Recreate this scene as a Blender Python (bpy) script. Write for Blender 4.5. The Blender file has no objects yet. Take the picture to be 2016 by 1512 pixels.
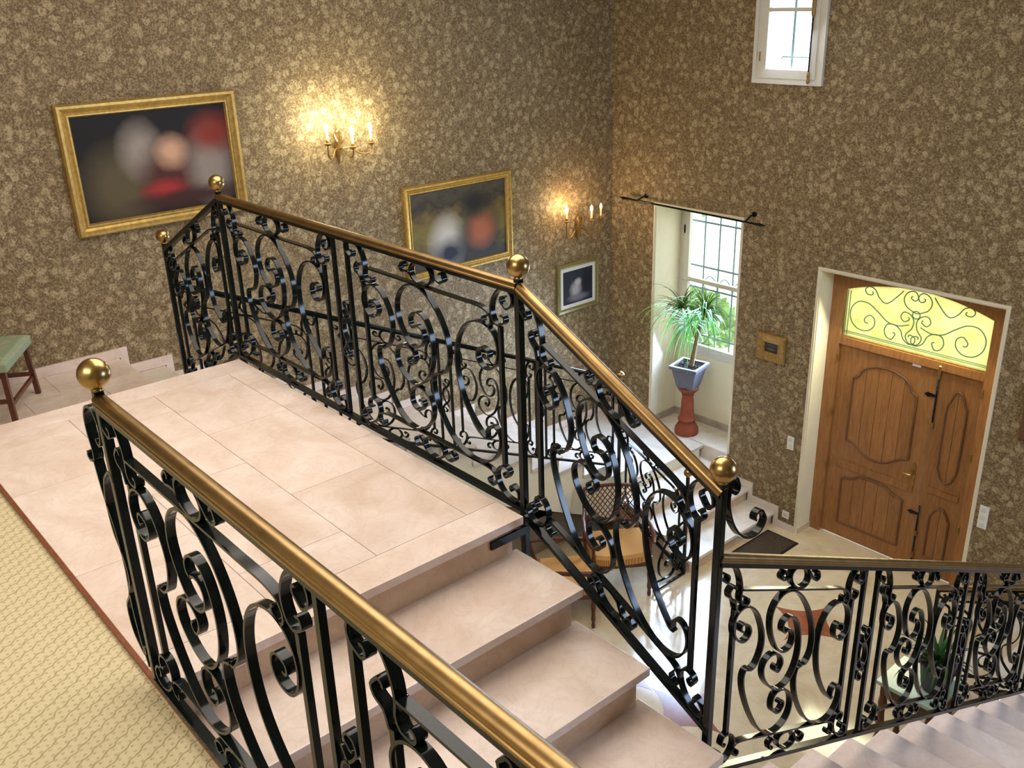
import bpy, bmesh, math, random
from mathutils import Vector, Matrix
random.seed(7)
SC = bpy.context.scene
COL = SC.collection
PI = math.pi

# ------------------------------------------------------------------ camera
YAW, PIT, ROL, FPX = math.radians(49.637), math.radians(22.461), math.radians(-1.847), 1868.78
CAM = Vector((7.240, -7.700, 5.285))
fw = Vector((-math.sin(YAW)*math.cos(PIT), math.cos(YAW)*math.cos(PIT), -math.sin(PIT)))
rt = Vector((math.cos(YAW), math.sin(YAW), 0)); up = rt.cross(fw)
r2 = rt*math.cos(ROL)+up*math.sin(ROL); u2 = up*math.cos(ROL)-rt*math.sin(ROL)
cam = bpy.data.cameras.new('camera'); co = bpy.data.objects.new('camera', cam); COL.objects.link(co)
m = Matrix((r2, u2, -fw)).transposed().to_4x4(); m.translation = CAM; co.matrix_world = m
cam.sensor_width = 36; cam.lens = 36*FPX/2016; cam.clip_start = .05; cam.clip_end = 200
SC.camera = co

# ------------------------------------------------------------------ world, lights, exposure
W = bpy.data.worlds.new('sky'); SC.world = W; W.use_nodes = True
bg = W.node_tree.nodes['Background']; bg.inputs[0].default_value = (.86, .94, 1, 1); bg.inputs[1].default_value = 4.0
def area(name, loc, target, sx, sy, power, color, spread=180):
    l = bpy.data.lights.new(name, 'AREA'); l.shape = 'RECTANGLE'; l.size = sx; l.size_y = sy; l.energy = power; l.color = color
    l.spread = math.radians(spread)
    o = bpy.data.objects.new(name, l); COL.objects.link(o); o.location = loc
    o.rotation_euler = (Vector(target)-Vector(loc)).to_track_quat('-Z', 'Y').to_euler(); return o
area('stairwell_fill', (3.7, -4.9, 6.45), (3.7, -4.9, 0), 3.2, 3.2, 170, (1, .93, .84))  # added overhead fill for the whole stairwell, no actual lamp hangs here
area('upper_hall_fill', (5.6, -9.3, 6.2), (4.0, -6.6, 3.4), 2.2, 1.2, 80, (1, .93, .82))  # added fill from behind the camera, no lamp is built up there
area('assumed_right_daylight', (9.45, -1.9, 3.9), (4.2, -3.4, .6), 1.8, 2.4, 250, (.52, .70, 1))  # added light for daylight assumed from the right, that wall has no window
area('niche_window_daylight', (1.18, -.03, 2.1), (1.7, -3.4, .5), .9, 1.5, 105, (.46, .66, 1), 130)
area('transom_daylight', (3.47, .12, 2.42), (3.5, -2.6, .6), 1.2, .42, 26, (1, .95, .66))
area('high_window_daylight', (2.13, -.12, 4.95), (3.4, -4.5, 3.0), .42, .7, 22, (.78, .88, 1))
sun = bpy.data.lights.new('garden_sun', 'SUN'); sun.energy = 5; sun.angle = .01; sun.color = (1, .96, .9)
so_ = bpy.data.objects.new('garden_sun', sun); COL.objects.link(so_); so_.rotation_euler = Vector((-.55, .08, -.83)).to_track_quat('-Z', 'Y').to_euler()
SC.cycles.max_bounces = 6; SC.cycles.diffuse_bounces = 3; SC.cycles.glossy_bounces = 3; SC.cycles.transmission_bounces = 4; SC.cycles.transparent_max_bounces = 4
SC.cycles.caustics_reflective = False; SC.cycles.caustics_refractive = False; SC.cycles.use_adaptive_sampling = True; SC.cycles.adaptive_threshold = .03
SC.view_settings.view_transform = 'Standard'; SC.view_settings.look = 'None'
SC.view_settings.exposure = 0.0; SC.view_settings.gamma = 1; SC.view_settings.use_curve_mapping = False
SC.render.film_transparent = False

# ------------------------------------------------------------------ materials
def lin(c): 
    c /= 255; return c/12.92 if c <= .04045 else ((c+.055)/1.055)**2.4
def rgb(r, g, b): return (lin(r), lin(g), lin(b), 1)
MAT = {}
class NT:
    def __init__(s, name, rough=.5, metal=0., spec=.5):
        s.m = bpy.data.materials.new(name); s.m.use_nodes = True; s.t = s.m.node_tree; s.b = s.t.nodes['Principled BSDF']
        s.b.inputs['Roughness'].default_value = rough; s.b.inputs['Metallic'].default_value = metal
        s.b.inputs['Specular IOR Level'].default_value = spec; MAT[name] = s.m
    def n(s, typ, **kw):
        n = s.t.nodes.new(typ)
        for k, v in kw.items():
            if k in n.inputs.keys() if isinstance(k, str) else False: n.inputs[k].default_value = v
            else: setattr(n, k, v)
        return n
    def l(s, a, b): s.t.links.new(a, b)
    def coord(s, kind='Object', scale=(1, 1, 1), loc=(0, 0, 0)):
        c = s.n('ShaderNodeTexCoord'); mp = s.n('ShaderNodeMapping'); mp.inputs['Scale'].default_value = scale; mp.inputs['Location'].default_value = loc
        s.l(c.outputs[kind], mp.inputs['Vector']); return mp.outputs['Vector']
    def noise(s, vec, scale, detail=4, rough=.55, dist=0.):
        n = s.n('ShaderNodeTexNoise'); n.inputs['Scale'].default_value = scale; n.inputs['Detail'].default_value = detail
        n.inputs['Roughness'].default_value = rough; n.inputs['Distortion'].default_value = dist; s.l(vec, n.inputs['Vector']); return n.outputs['Fac']
    def ramp(s, fac, stops):
        r = s.n('ShaderNodeValToRGB'); e = r.color_ramp.elements
        while len(e) < len(stops): e.new(.5)
        for i, (p, c) in enumerate(stops): e[i].position = p; e[i].color = c
        s.l(fac, r.inputs['Fac']); return r.outputs['Color']
    def mix(s, fac, a, b, typ='MIX'):
        n = s.n('ShaderNodeMix', data_type='RGBA', blend_type=typ)
        for i, v in ((0, fac), (6, a), (7, b)):
            if isinstance(v, bpy.types.NodeSocket): s.l(v, n.inputs[i])
            else: n.inputs[i].default_value = v
        return n.outputs[2]
    def math(s, op, a, b=0., clamp=False):
        n = s.n('ShaderNodeMath', operation=op); n.use_clamp = clamp
        for i, v in ((0, a), (1, b)):
            if isinstance(v, bpy.types.NodeSocket): s.l(v, n.inputs[i])
            else: n.inputs[i].default_value = v
        return n.outputs[0]
    def color(s, c):
        if isinstance(c, bpy.types.NodeSocket): s.l(c, s.b.inputs['Base Color'])
        else: s.b.inputs['Base Color'].default_value = c
    def bump(s, h, strength=.3, dist=.01):
        n = s.n('ShaderNodeBump'); n.inputs['Strength'].default_value = strength; n.inputs['Distance'].default_value = dist
        s.l(h, n.inputs['Height']); s.l(n.outputs['Normal'], s.b.inputs['Normal'])

def m_plain(name, c, rough=.5, metal=0., spec=.5, var=.12, scale=8):
    t = NT(name, rough, metal, spec); v = t.coord(); f = t.noise(v, scale, 3)
    d = tuple(x*(1-var) for x in c[:3])+(1,); e = tuple(min(1, x*(1+var)) for x in c[:3])+(1,)
    t.color(t.ramp(f, [(.3, d), (.7, e)])); return t
def m_wallpaper():
    t = NT('wallpaper', .62, 0, .3); v = t.coord()
    n = t.n('ShaderNodeTexNoise'); n.inputs['Scale'].default_value = 34; n.inputs['Detail'].default_value = 2.5; n.inputs['Roughness'].default_value = .6; n.inputs['Distortion'].default_value = 1.9; t.l(v, n.inputs['Vector'])
    wv = t.n('ShaderNodeVectorMath', operation='MULTIPLY_ADD'); t.l(n.outputs['Color'], wv.inputs[0]); wv.inputs[1].default_value = (.035, .035, .035); t.l(v, wv.inputs[2])
    vo = t.n('ShaderNodeTexVoronoi', feature='F1'); vo.inputs['Scale'].default_value = 12.5; t.l(wv.outputs[0], vo.inputs['Vector'])
    leafs = t.n('ShaderNodeMapRange', interpolation_type='SMOOTHSTEP'); t.l(n.outputs['Fac'], leafs.inputs[0]); leafs.inputs[1].default_value = .40; leafs.inputs[2].default_value = .60
    flo = t.n('ShaderNodeMapRange', interpolation_type='SMOOTHSTEP'); t.l(vo.outputs['Distance'], flo.inputs[0]); flo.inputs[1].default_value = .46; flo.inputs[2].default_value = .30
    f = t.math('ADD', t.math('MULTIPLY', leafs.outputs[0], .55), t.math('MULTIPLY', flo.outputs[0], .38))
    f = t.math('ADD', f, t.math('MULTIPLY', t.math('SUBTRACT', n.outputs['Fac'], .5), .25))
    t.color(t.ramp(f, [(.08, rgb(106, 87, 60)), (.42, rgb(134, 115, 84)), (.85, rgb(174, 156, 122))]))
m_wallpaper()
def m_marble(name, c0, c1, c2, rough=.22, vein=.5):
    t = NT(name, rough, 0, .5); v = t.coord()
    oi = t.n('ShaderNodeObjectInfo'); ad = t.n('ShaderNodeVectorMath', operation='ADD'); sc = t.n('ShaderNodeVectorMath', operation='SCALE'); sc.inputs['Scale'].default_value = 40
    cb = t.n('ShaderNodeCombineXYZ'); t.l(oi.outputs['Random'], cb.inputs[0]); t.l(oi.outputs['Random'], cb.inputs[2]); t.l(cb.outputs[0], sc.inputs[0]); t.l(v, ad.inputs[0]); t.l(sc.outputs[0], ad.inputs[1])
    v2 = ad.outputs[0]
    f = t.noise(v2, 2.6, 6, .6, 1.2); g = t.noise(v2, 5.5, 8, .62, 2.0)
    c = t.ramp(f, [(.32, c0), (.52, c1), (.72, c2)])
    ve = t.math('ABSOLUTE', t.math('SUBTRACT', g, .5)); vm = t.math('SUBTRACT', 1, t.math('MULTIPLY', ve, 26), True)
    c = t.mix(t.math('MULTIPLY', vm, vein), c, tuple(x*.72 for x in c0[:3])+(1,))
    hs = t.n('ShaderNodeHueSaturation'); t.l(c, hs.inputs['Color']); t.l(t.math('ADD', .95, t.math('MULTIPLY', oi.outputs['Random'], .1)), hs.inputs['Value'])
    t.color(hs.outputs['Color']); return t
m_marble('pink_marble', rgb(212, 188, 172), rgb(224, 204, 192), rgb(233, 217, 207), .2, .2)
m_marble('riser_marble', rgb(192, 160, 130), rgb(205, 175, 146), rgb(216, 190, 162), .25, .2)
m_marble('pale_marble', rgb(200, 186, 170), rgb(216, 204, 190), rgb(226, 217, 206), .2, .15)
m_marble('floor_marble', rgb(184, 164, 132), rgb(198, 180, 150), rgb(208, 193, 166), .10, .12)
m_marble('red_marble', rgb(126, 72, 48), rgb(142, 82, 56), rgb(154, 96, 68), .15, .25)
m_marble('grey_marble', rgb(160, 146, 130), rgb(176, 164, 150), rgb(190, 180, 168), .25, .2)
m_plain('cream_plaster', rgb(228, 219, 192), .7, 0, .3, .03)
m_plain('white_plaster', rgb(214, 204, 182), .75, 0, .3, .03)
m_plain('trim_paint', rgb(222, 212, 186), .5, 0, .4, .03)
m_plain('white_paint', rgb(214, 210, 200), .4, 0, .5, .03)
m_plain('wood_trim', rgb(120, 66, 40), .4, 0, .5, .2, 20)
t = NT('iron', .13, 0, .24); v = t.coord(); f = t.noise(v, 30, 0); t.color(t.ramp(f, [(.3, (.003, .005, .0047, 1)), (.7, (.0055, .009, .0085, 1))]))
t = NT('brass', .27, 1); v = t.coord(); f = t.noise(v, 14, 4); t.color(t.ramp(f, [(.3, (.27, .17, .07, 1)), (.7, (.37, .24, .10, 1))]))
t.l(t.math('ADD', .28, t.math('MULTIPLY', t.noise(v, 40, 4), .16)), t.b.inputs['Roughness'])
t = NT('brass_ball', .28, 1); v = t.coord(); f = t.noise(v, 30, 4); t.color(t.ramp(f, [(.3, (.36, .24, .09, 1)), (.7, (.44, .30, .12, 1))]))
m_plain('gilt', rgb(200, 164, 92), .36, .7, .5, .2, 30)
m_plain('old_gilt', rgb(166, 132, 74), .42, .55, .5, .3, 40)
m_plain('grey_gilt', rgb(150, 140, 96), .4, .6, .5, .15, 30)
m_plain('bronze', rgb(150, 116, 66), .35, .8, .5, .25, 60)
def m_wood(name, c0, c1, rough=.38, sc=(14, 14, 1.6)):
    t = NT(name, rough, 0, .45); v = t.coord('Object', sc); f = t.noise(v, 3, 5, .6, .8); g = t.noise(v, 12, 3, .6, .3)
    f2 = t.math('ADD', t.math('MULTIPLY', f, .7), t.math('MULTIPLY', g, .3))
    oi = t.n('ShaderNodeObjectInfo'); hs = t.n('ShaderNodeHueSaturation'); t.l(t.ramp(f2, [(.35, c0), (.65, c1)]), hs.inputs['Color'])
    t.l(t.math('ADD', .88, t.math('MULTIPLY', oi.outputs['Random'], .24)), hs.inputs['Value']); t.color(hs.outputs['Color']); t.bump(f2, .08, .002)
m_wood('oak', rgb(132, 88, 48), rgb(164, 114, 68))
m_wood('oak_dark', rgb(88, 58, 34), rgb(110, 76, 46))
m_wood('mahogany', rgb(72, 36, 22), rgb(102, 56, 36), .3)
m_wood('rattan', rgb(86, 50, 32), rgb(118, 74, 46), .35, (20, 20, 20))
t = NT('striped_cushion', .85, 0, .2); v = t.coord(); w = t.n('ShaderNodeTexWave'); w.inputs['Scale'].default_value = 22; w.inputs['Distortion'].default_value = .4; t.l(v, w.inputs['Vector']); t.color(t.ramp(w.outputs['Fac'], [(.2, rgb(164, 112, 52)), (.8, rgb(198, 150, 90))]))
m_plain('green_upholstery', rgb(142, 156, 126), .9, 0, .2, .1, 30)
def m_carpet():
    t = NT('carpet', .95, 0, .1); v = t.coord('Object', (1, 1, 1), (0, 0, 0)); sx = t.n('ShaderNodeSeparateXYZ'); t.l(v, sx.inputs[0])
    nz = t.noise(v, 40, 2); n1 = t.math('MULTIPLY', t.math('SUBTRACT', nz, .5), .010); X = t.math('ADD', sx.outputs[0], n1); Y = t.math('ADD', sx.outputs[1], n1)
    A = t.math('MULTIPLY', t.math('ADD', X, t.math('MULTIPLY', Y, .6)), .86); B = t.math('MULTIPLY', t.math('SUBTRACT', Y, t.math('MULTIPLY', X, .6)), .86)       # A across the rows, B along them
    V = t.math('DIVIDE', A, .021); row = t.math('FLOOR', V); U = t.math('ADD', t.math('DIVIDE', B, .026), t.math('MULTIPLY', row, .5))
    fu = t.math('SUBTRACT', t.math('FRACT', U), .5); fv = t.math('SUBTRACT', t.math('FRACT', V), .5)
    d = t.math('SQRT', t.math('ADD', t.math('MULTIPLY', fu, fu), t.math('MULTIPLY', fv, fv))); dot = t.math('DIVIDE', t.math('SUBTRACT', .26, d), .18, True)
    wav = t.math('MULTIPLY', t.math('SINE', t.math('DIVIDE', B, .0075)), .0028)
    L = t.math('ABSOLUTE', t.math('SUBTRACT', t.math('FRACT', t.math('DIVIDE', t.math('ADD', A, wav), .042)), .5)); line = t.math('DIVIDE', t.math('SUBTRACT', .085, L), .06, True)
    h = t.math('SUBTRACT', t.math('MULTIPLY', t.noise(v, 220, 1), .5), t.math('MAXIMUM', t.math('MULTIPLY', dot, .8), line))
    t.color(t.ramp(t.math('ADD', t.math('MULTIPLY', h, .6), .7), [(.1, rgb(156, 136, 96)), (.55, rgb(192, 176, 138)), (.95, rgb(207, 193, 158))])); t.bump(h, .5, .006)
m_carpet()
t = NT('doormat', .95, 0, .1); v = t.coord(); t.color(t.ramp(t.noise(v, 90, 3), [(.3, rgb(52, 42, 34)), (.7, rgb(84, 70, 56))]))
m_plain('black_rubber', rgb(24, 20, 20), .7, 0, .3)
m_plain('terracotta', rgb(138, 72, 50), .8, 0, .2, .12, 16)
m_plain('grey_glaze', rgb(92, 92, 104), .5, 0, .5, .08, 12)
m_plain('dark_pot', rgb(52, 34, 52), .4, 0, .5, .1)
m_plain('soil', rgb(40, 34, 30), .95, 0, .1, .4, 60)
m_plain('bark', rgb(132, 112, 78), .85, 0, .2, .3, 40)
def m_leaf(name, c0, c1):
    t = NT(name, .42, 0, .4); oi = t.n('ShaderNodeObjectInfo'); c = t.ramp(oi.outputs['Random'], [(0, c0), (1, c1)]); t.color(c)
    tr = t.n('ShaderNodeBsdfTranslucent'); t.l(c, tr.inputs['Color']); mx = t.n('ShaderNodeMixShader'); mx.inputs[0].default_value = .45
    out = t.t.nodes['Material Output']; t.l(t.b.outputs[0], mx.inputs[1]); t.l(tr.outputs[0], mx.inputs[2]); t.l(mx.outputs[0], out.inputs['Surface'])
m_leaf('leaf_green', rgb(38, 84, 34), rgb(104, 150, 62)); m_leaf('leaf_dark', rgb(26, 62, 24), rgb(62, 110, 40)); m_leaf('hedge_leaf', rgb(90, 130, 70), rgb(140, 176, 100))
m_plain('lawn', rgb(196, 204, 176), .95, 0, .1, .12, 2)
m_plain('shaded_plaster', rgb(150, 136, 114), .75, 0, .3, .04)  # plaster darkened in its colour for the shade under the long flight
m_plain('switch_white', rgb(230, 228, 220), .35, 0, .5, .01)
m_plain('grille_glare_tint', rgb(120, 160, 126), .5, 0, .4, .05)  # transom ironwork, its pale green is the glare of the backlit glass
m_plain('window_grille', rgb(96, 132, 136), .5, 0, .4, .05)
m_plain('green_stone', rgb(156, 178, 160), .2, 0, .5, .08, 10)
m_plain('table_dark', rgb(58, 48, 40), .25, 0, .5, .2, 12)
m_plain('candle_sleeve', rgb(216, 198, 150), .6, 0, .4, .05)
t = NT('glass', .02, 0, .5); t.color((.9, .95, 1, 1)); tp0 = t.n('ShaderNodeBsdfTransparent'); mx = t.n('ShaderNodeMixShader'); mx.inputs[0].default_value = .94
t.l(t.b.outputs[0], mx.inputs[1]); t.l(tp0.outputs[0], mx.inputs[2]); t.l(mx.outputs[0], t.t.nodes['Material Output'].inputs['Surface'])
t = NT('yellow_glass', .3, 0, .4); v = t.coord(); c = t.ramp(t.noise(v, 5, 3), [(.3, rgb(206, 201, 152)), (.7, rgb(222, 218, 178))]); t.color(c)
tr = t.n('ShaderNodeBsdfTranslucent'); t.l(c, tr.inputs['Color']); mx = t.n('ShaderNodeMixShader'); mx.inputs[0].default_value = .9
t.l(t.b.outputs[0], mx.inputs[1]); t.l(tr.outputs[0], mx.inputs[2]); t.l(mx.outputs[0], t.t.nodes['Material Output'].inputs['Surface'])
def m_bulb(name, c, s):
    t = NT(name, .3); t.b.inputs['Emission Color'].default_value = c; t.b.inputs['Emission Strength'].default_value = s; t.color((.9, .85, .7, 1))
m_bulb('bulb_bright', (1, .88, .55, 1), 40); m_bulb('bulb_dim', (1, .72, .34, 1), 5); m_bulb('bulb_low', (1, .66, .3, 1), .7)
def m_paint(name, base, blobs, w, h, grad=None):
    """flat painted canvas: soft ellipses of colour, u to the right, v up, both 0..1"""
    t = NT(name, .5, 0, .3); v = t.coord('UV'); sx = t.n('ShaderNodeSeparateXYZ'); t.l(v, sx.inputs[0]); nz = t.noise(v, 9, 4)
    u = t.math('ADD', sx.outputs[0], t.math('MULTIPLY', t.math('SUBTRACT', nz, .5), .05)); vv = t.math('ADD', sx.outputs[1], t.math('MULTIPLY', t.math('SUBTRACT', t.noise(v, 11, 4), .5), .05))
    c = base
    if grad: c = t.ramp(t.math('ADD', vv, t.math('MULTIPLY', t.math('SUBTRACT', nz, .5), .5)), grad)
    for (cx, cy, rx, ry, colr, soft) in blobs:
        a = t.math('DIVIDE', t.math('SUBTRACT', u, cx), rx); b = t.math('DIVIDE', t.math('SUBTRACT', vv, cy), ry)
        d = t.math('SQRT', t.math('ADD', t.math('MULTIPLY', a, a), t.math('MULTIPLY', b, b)))
        f = t.math('DIVIDE', t.math('SUBTRACT', 1+soft, d), 2*soft, True); c = t.mix(f, c, colr)
    t.color(c)
m_paint('canvas_dark', rgb(24, 16, 13), [(.24, .30, .20, .34, rgb(88, 77, 52), .5), (.40, .62, .11, .22, rgb(150, 138, 130), .6), (.60, .36, .20, .28, rgb(76, 36, 28), .5), (.60, .58, .09, .13, rgb(200, 158, 130), .6), (.86, .40, .15, .30, rgb(138, 126, 118), .5), (.90, .72, .14, .16, rgb(128, 46, 32), .6), (.52, .22, .12, .08, rgb(158, 44, 44), .6), (.70, .12, .34, .07, rgb(60, 32, 24), .6)], 1, 1)
m_paint('canvas_olive', None, [(.36, .30, .15, .30, rgb(196, 190, 182), .5), (.38, .16, .16, .16, rgb(34, 32, 50), .6), (.70, .34, .20, .32, rgb(34, 32, 36), .5), (.72, .38, .13, .20, rgb(164, 92, 58), .5), (.66, .74, .13, .14, rgb(26, 25, 28), .6)], 1, 1,
    [(.1, rgb(58, 52, 36)), (.45, rgb(122, 108, 52)), (.62, rgb(110, 92, 46)), (.8, rgb(58, 50, 42)), (1, rgb(84, 78, 66))])
m_paint('engraving', rgb(40, 44, 62), [(.42, .4, .16, .22, rgb(170, 168, 176), .5), (.5, .62, .1, .1, rgb(186, 184, 190), .5), (.5, .16, .3, .1, rgb(120, 118, 130), .5), (.8, .6, .14, .3, rgb(30, 32, 46), .4)], 1, 1)
m_paint('small_canvas', rgb(40, 40, 44), [(.5, .3, .3, .14, rgb(92, 88, 84), .5), (.5, .75, .5, .15, rgb(70, 72, 76), .5)], 1, 1)
t = NT('floral_seat', .9, 0, .2); v = t.coord(); f = t.noise(v, 16, 4, .6, .8); f2 = t.noise(v, 4, 1); t.color(t.mix(t.math('MULTIPLY', t.ramp(f, [(.55, (0, 0, 0, 1)), (.62, (1, 1, 1, 1))]),   .5), rgb(142, 156, 126), rgb(186, 160, 140)))

# ------------------------------------------------------------------ builders
class MB:
    def __init__(s): s.v = []; s.f = []; s.sharp = []; s.smooth = False; s.uv = None
    def add(s, vs, fs):
        o = len(s.v); s.v += [Vector(x) for x in vs]; s.f += [tuple(i+o for i in f) for f in fs]; return s
    def box(s, x0, x1, y0, y1, z0, z1, M=None):
        vs = [Vector((x, y, z)) for z in (z0, z1) for y in (y0, y1) for x in (x0, x1)]
        if M: vs = [M @ q for q in vs]
        return s.add(vs, [(0, 2, 3, 1), (4, 5, 7, 6), (0, 1, 5, 4), (2, 6, 7, 3), (0, 4, 6, 2), (1, 3, 7, 5)])
    def bar(s, a, b, w, h, upv=(0, 0, 1)):
        a, b = Vector(a), Vector(b); d = (b-a); L = d.length; d.normalize(); upv = Vector(upv)
        x = d.cross(upv)
        if x.length < 1e-4: x = d.cross(Vector((1, 0, 0)))
        x.normalize(); y = x.cross(d)
        M = Matrix((x, d, y)).transposed().to_4x4(); M.translation = a
        return s.box(-w/2, w/2, 0, L, -h/2, h/2, M)
    def prism(s, pts, f):
        """pts 2-D outline, f(p, 0/1) maps to 3-D front and back"""
        n = len(pts); vs = [f(p, 0) for p in pts]+[f(p, 1) for p in pts]
        fs = [tuple(range(n)), tuple(range(2*n-1, n-1, -1))]+[(i, n+i, n+(i+1) % n, (i+1) % n) for i in range(n)]
        return s.add(vs, fs)
    def lathe(s, prof, c=(0, 0, 0), n=24, M=None):
        c = Vector(c); vs = []; fs = []; k = len(prof)
        for i in range(n):
            a = 2*PI*i/n
            for r, z in prof:
                q = Vector((r*math.cos(a), r*math.sin(a), z)); vs.append((M @ q if M else q)+c)
        for i in range(n):
            j = (i+1) % n
            for q in range(k-1): fs.append((i*k+q, j*k+q, j*k+q+1, i*k+q+1))
        s.smooth = True; return s.add(vs, fs)
    def tube(s, path, r, n=6, closed=False):
        P = [Vector(q) for q in path]; N = len(P); o = []; fs = []; nrm = None
        for i, q in enumerate(P):
            d = (P[(i+1) % N]-P[i-1]) if closed else (P[min(i+1, N-1)]-P[max(i-1, 0)])
            d.normalize()
            if nrm is None: nrm = d.cross(Vector((0, 0, 1))) if abs(d.z) < .9 else d.cross(Vector((1, 0, 0)))
            nrm = (nrm-d*nrm.dot(d)); nrm.normalize(); bi = d.cross(nrm); rr = r[i] if isinstance(r, (list, tuple)) else r
            for k in range(n): a = 2*PI*k/n; o.append(q+nrm*rr*math.cos(a)+bi*rr*math.sin(a))
        M = N if closed else N-1
        for i in range(M):
            j = (i+1) % N
            for k in range(n): fs.append((i*n+k, i*n+(k+1) % n, j*n+(k+1) % n, j*n+k))
        if not closed: fs += [tuple(range(n-1, -1, -1)), tuple(range((N-1)*n, N*n))]
        s.smooth = True; return s.add(o, fs)
    def sweep(s, path, prof, upv=(0, 0, 1)):
        """prof: closed 2-D outline (side, up) swept along path; corners stay crisp"""
        P = [Vector(q) for q in path]; N = len(P); k = len(prof); o = []; fs = []; upv = Vector(upv)
        for i, q in enumerate(P):
            d = P[min(i+1, N-1)]-P[max(i-1, 0)]; d.normalize(); x = d.cross(upv); x.normalize(); y = x.cross(d)
            for a, b in prof: o.append(q+x*a+y*b)
        for i in range(N-1):
            for j in range(k): fs.append((i*k+j, i*k+(j+1) % k, (i+1)*k+(j+1) % k, (i+1)*k+j))
        fs += [tuple(range(k-1, -1, -1)), tuple(range((N-1)*k, N*k))]
        return s.add(o, fs)
    def ribbon(s, P3, nrm, th, dp, closed=False):
        """flat bar on edge: P3 path points, nrm out-of-plane direction, th in-plane thickness, dp depth"""
        n = len(P3); o = []; fs = []; b = len(s.v)
        for i, q in enumerate(P3):
            d = (P3[(i+1) % n]-P3[i-1]) if closed else (P3[min(i+1, n-1)]-P3[max(i-1, 0)])
            if d.length < 1e-7: d = Vector((1, 0, 0))
            d.normalize(); w = nrm.cross(d); w.normalize()
            o += [q+w*th/2+nrm*dp/2, q+w*th/2-nrm*dp/2, q-w*th/2-nrm*dp/2, q-w*th/2+nrm*dp/2]
        m = n if closed else n-1
        for i in range(m):
            j = (i+1) % n
            for k in range(4): fs.append((i*4+k, j*4+k, j*4+(k+1) % 4, i*4+(k+1) % 4)); s.sharp.append((b+i*4+k, b+j*4+k))
        if not closed: fs += [(0, 1, 2, 3), (n*4-1, n*4-2, n*4-3, n*4-4)]
        s.smooth = True; return s.add(o, fs)
    def build(s, name, mat, parent=None, origin=None, bevel=0, smooth=None):
        org = Vector(origin) if origin is not None else (parent['_o_'] if parent is not None and False else Vector((0, 0, 0)))
        if parent is not None and origin is None: org = WORG.get(parent.name, Vector((0, 0, 0)))
        me = bpy.data.meshes.new(name); me.from_pydata([q-org for q in s.v], [], s.f)
        bm = bmesh.new(); bm.from_mesh(me)
        bmesh.ops.recalc_face_normals(bm, faces=bm.faces)
        if bevel: bmesh.ops.bevel(bm, geom=list(bm.edges), offset=bevel, segments=2, affect='EDGES', profile=.6)
        if s.sharp and not bevel:
            bm.verts.ensure_lookup_table()
            for a, b in s.sharp:
                e = bm.edges.get((bm.verts[a], bm.verts[b]))
                if e: e.smooth = False
            for f in bm.faces:
                f.smooth = len(f.verts) == 4
        elif (s.smooth if smooth is None else smooth):
            for f in bm.faces: f.smooth = len(f.verts) <= 4
            for e in bm.edges:
                if len(e.link_faces) == 2 and e.calc_face_angle(0) > .75: e.smooth = False
        bm.to_mesh(me); bm.free()
        ob = bpy.data.objects.new(name, me); COL.objects.link(ob); me.materials.append(MAT[mat])
        WORG[ob.name] = org
        if parent is not None:
            ob.parent = parent
            po = WORG.get(parent.name, Vector((0, 0, 0))); ob.location = org-po
        else: ob.location = org
        return ob
WORG = {}
def thing(name, label, cat, loc=(0, 0, 0), group=None, kind=None):
    o = bpy.data.objects.new(name, None); COL.objects.link(o); o.location = loc; WORG[o.name] = Vector(loc); o.empty_display_size = .1
    return tag(o, label, cat, group, kind)
def tag(o, label=None, cat=None, group=None, kind=None):
    if label: o['label'] = label
    if cat: o['category'] = cat
    if group: o['group'] = group
    if kind: o['kind'] = kind
    return o
def struct(o, label=None): o['kind'] = 'structure'; 
def st(o, label=None):
    o['kind'] = 'structure'
    if label: o['label'] = label
    return o

# ------------------------------------------------------------------ key measures
ZA, XA0, XA1, YF, YN = 3.414, 2.428, 4.831, -5.615, -7.040
DX, RB = .328, .165
ZS = 2.754
BY, BX1, BX2, BX3, BX0 = -5.574, 2.367, 4.791, 5.711, 1.463
YL = -1.42
ZC = .600

# ------------------------------------------------------------------ room shell
def wall_with_holes(name, x0, x1, z0, z1, holes, mat):
    xs = sorted({x0, x1}|{h[0] for h in holes}|{h[1] for h in holes}); zs = sorted({z0, z1}|{h[2] for h in holes}|{h[3] for h in holes})
    b = MB(); T = .08
    def solid(i, j):
        if i < 0 or j < 0 or i >= len(xs)-1 or j >= len(zs)-1: return False
        cx, cz = (xs[i]+xs[i+1])/2, (zs[j]+zs[j+1])/2
        return not any(h[0] < cx < h[1] and h[2] < cz < h[3] for h in holes)
    nx, nz = len(xs), len(zs); idx = lambda i, j, k: (k*nz+j)*nx+i
    vs = [(xs[i], y, zs[j]) for y in (0, T) for j in range(nz) for i in range(nx)]; fs = []
    for i in range(nx-1):
        for j in range(nz-1):
            if not solid(i, j): continue
            fs.append((idx(i, j, 0), idx(i+1, j, 0), idx(i+1, j+1, 0), idx(i, j+1, 0))); fs.append((idx(i, j, 1), idx(i, j+1, 1), idx(i+1, j+1, 1), idx(i+1, j, 1)))
            if not solid(i-1, j): fs.append((idx(i, j, 0), idx(i, j+1, 0), idx(i, j+1, 1), idx(i, j, 1)))
            if not solid(i+1, j): fs.append((idx(i+1, j, 0), idx(i+1, j, 1), idx(i+1, j+1, 1), idx(i+1, j+1, 0)))
            if not solid(i, j-1): fs.append((idx(i, j, 0), idx(i, j, 1), idx(i+1, j, 1), idx(i+1, j, 0)))
            if not solid(i, j+1): fs.append((idx(i, j+1, 0), idx(i+1, j+1, 0), idx(i+1, j+1, 1), idx(i, j+1, 1)))
    b.add(vs, fs); return b.build(name, mat)
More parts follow.
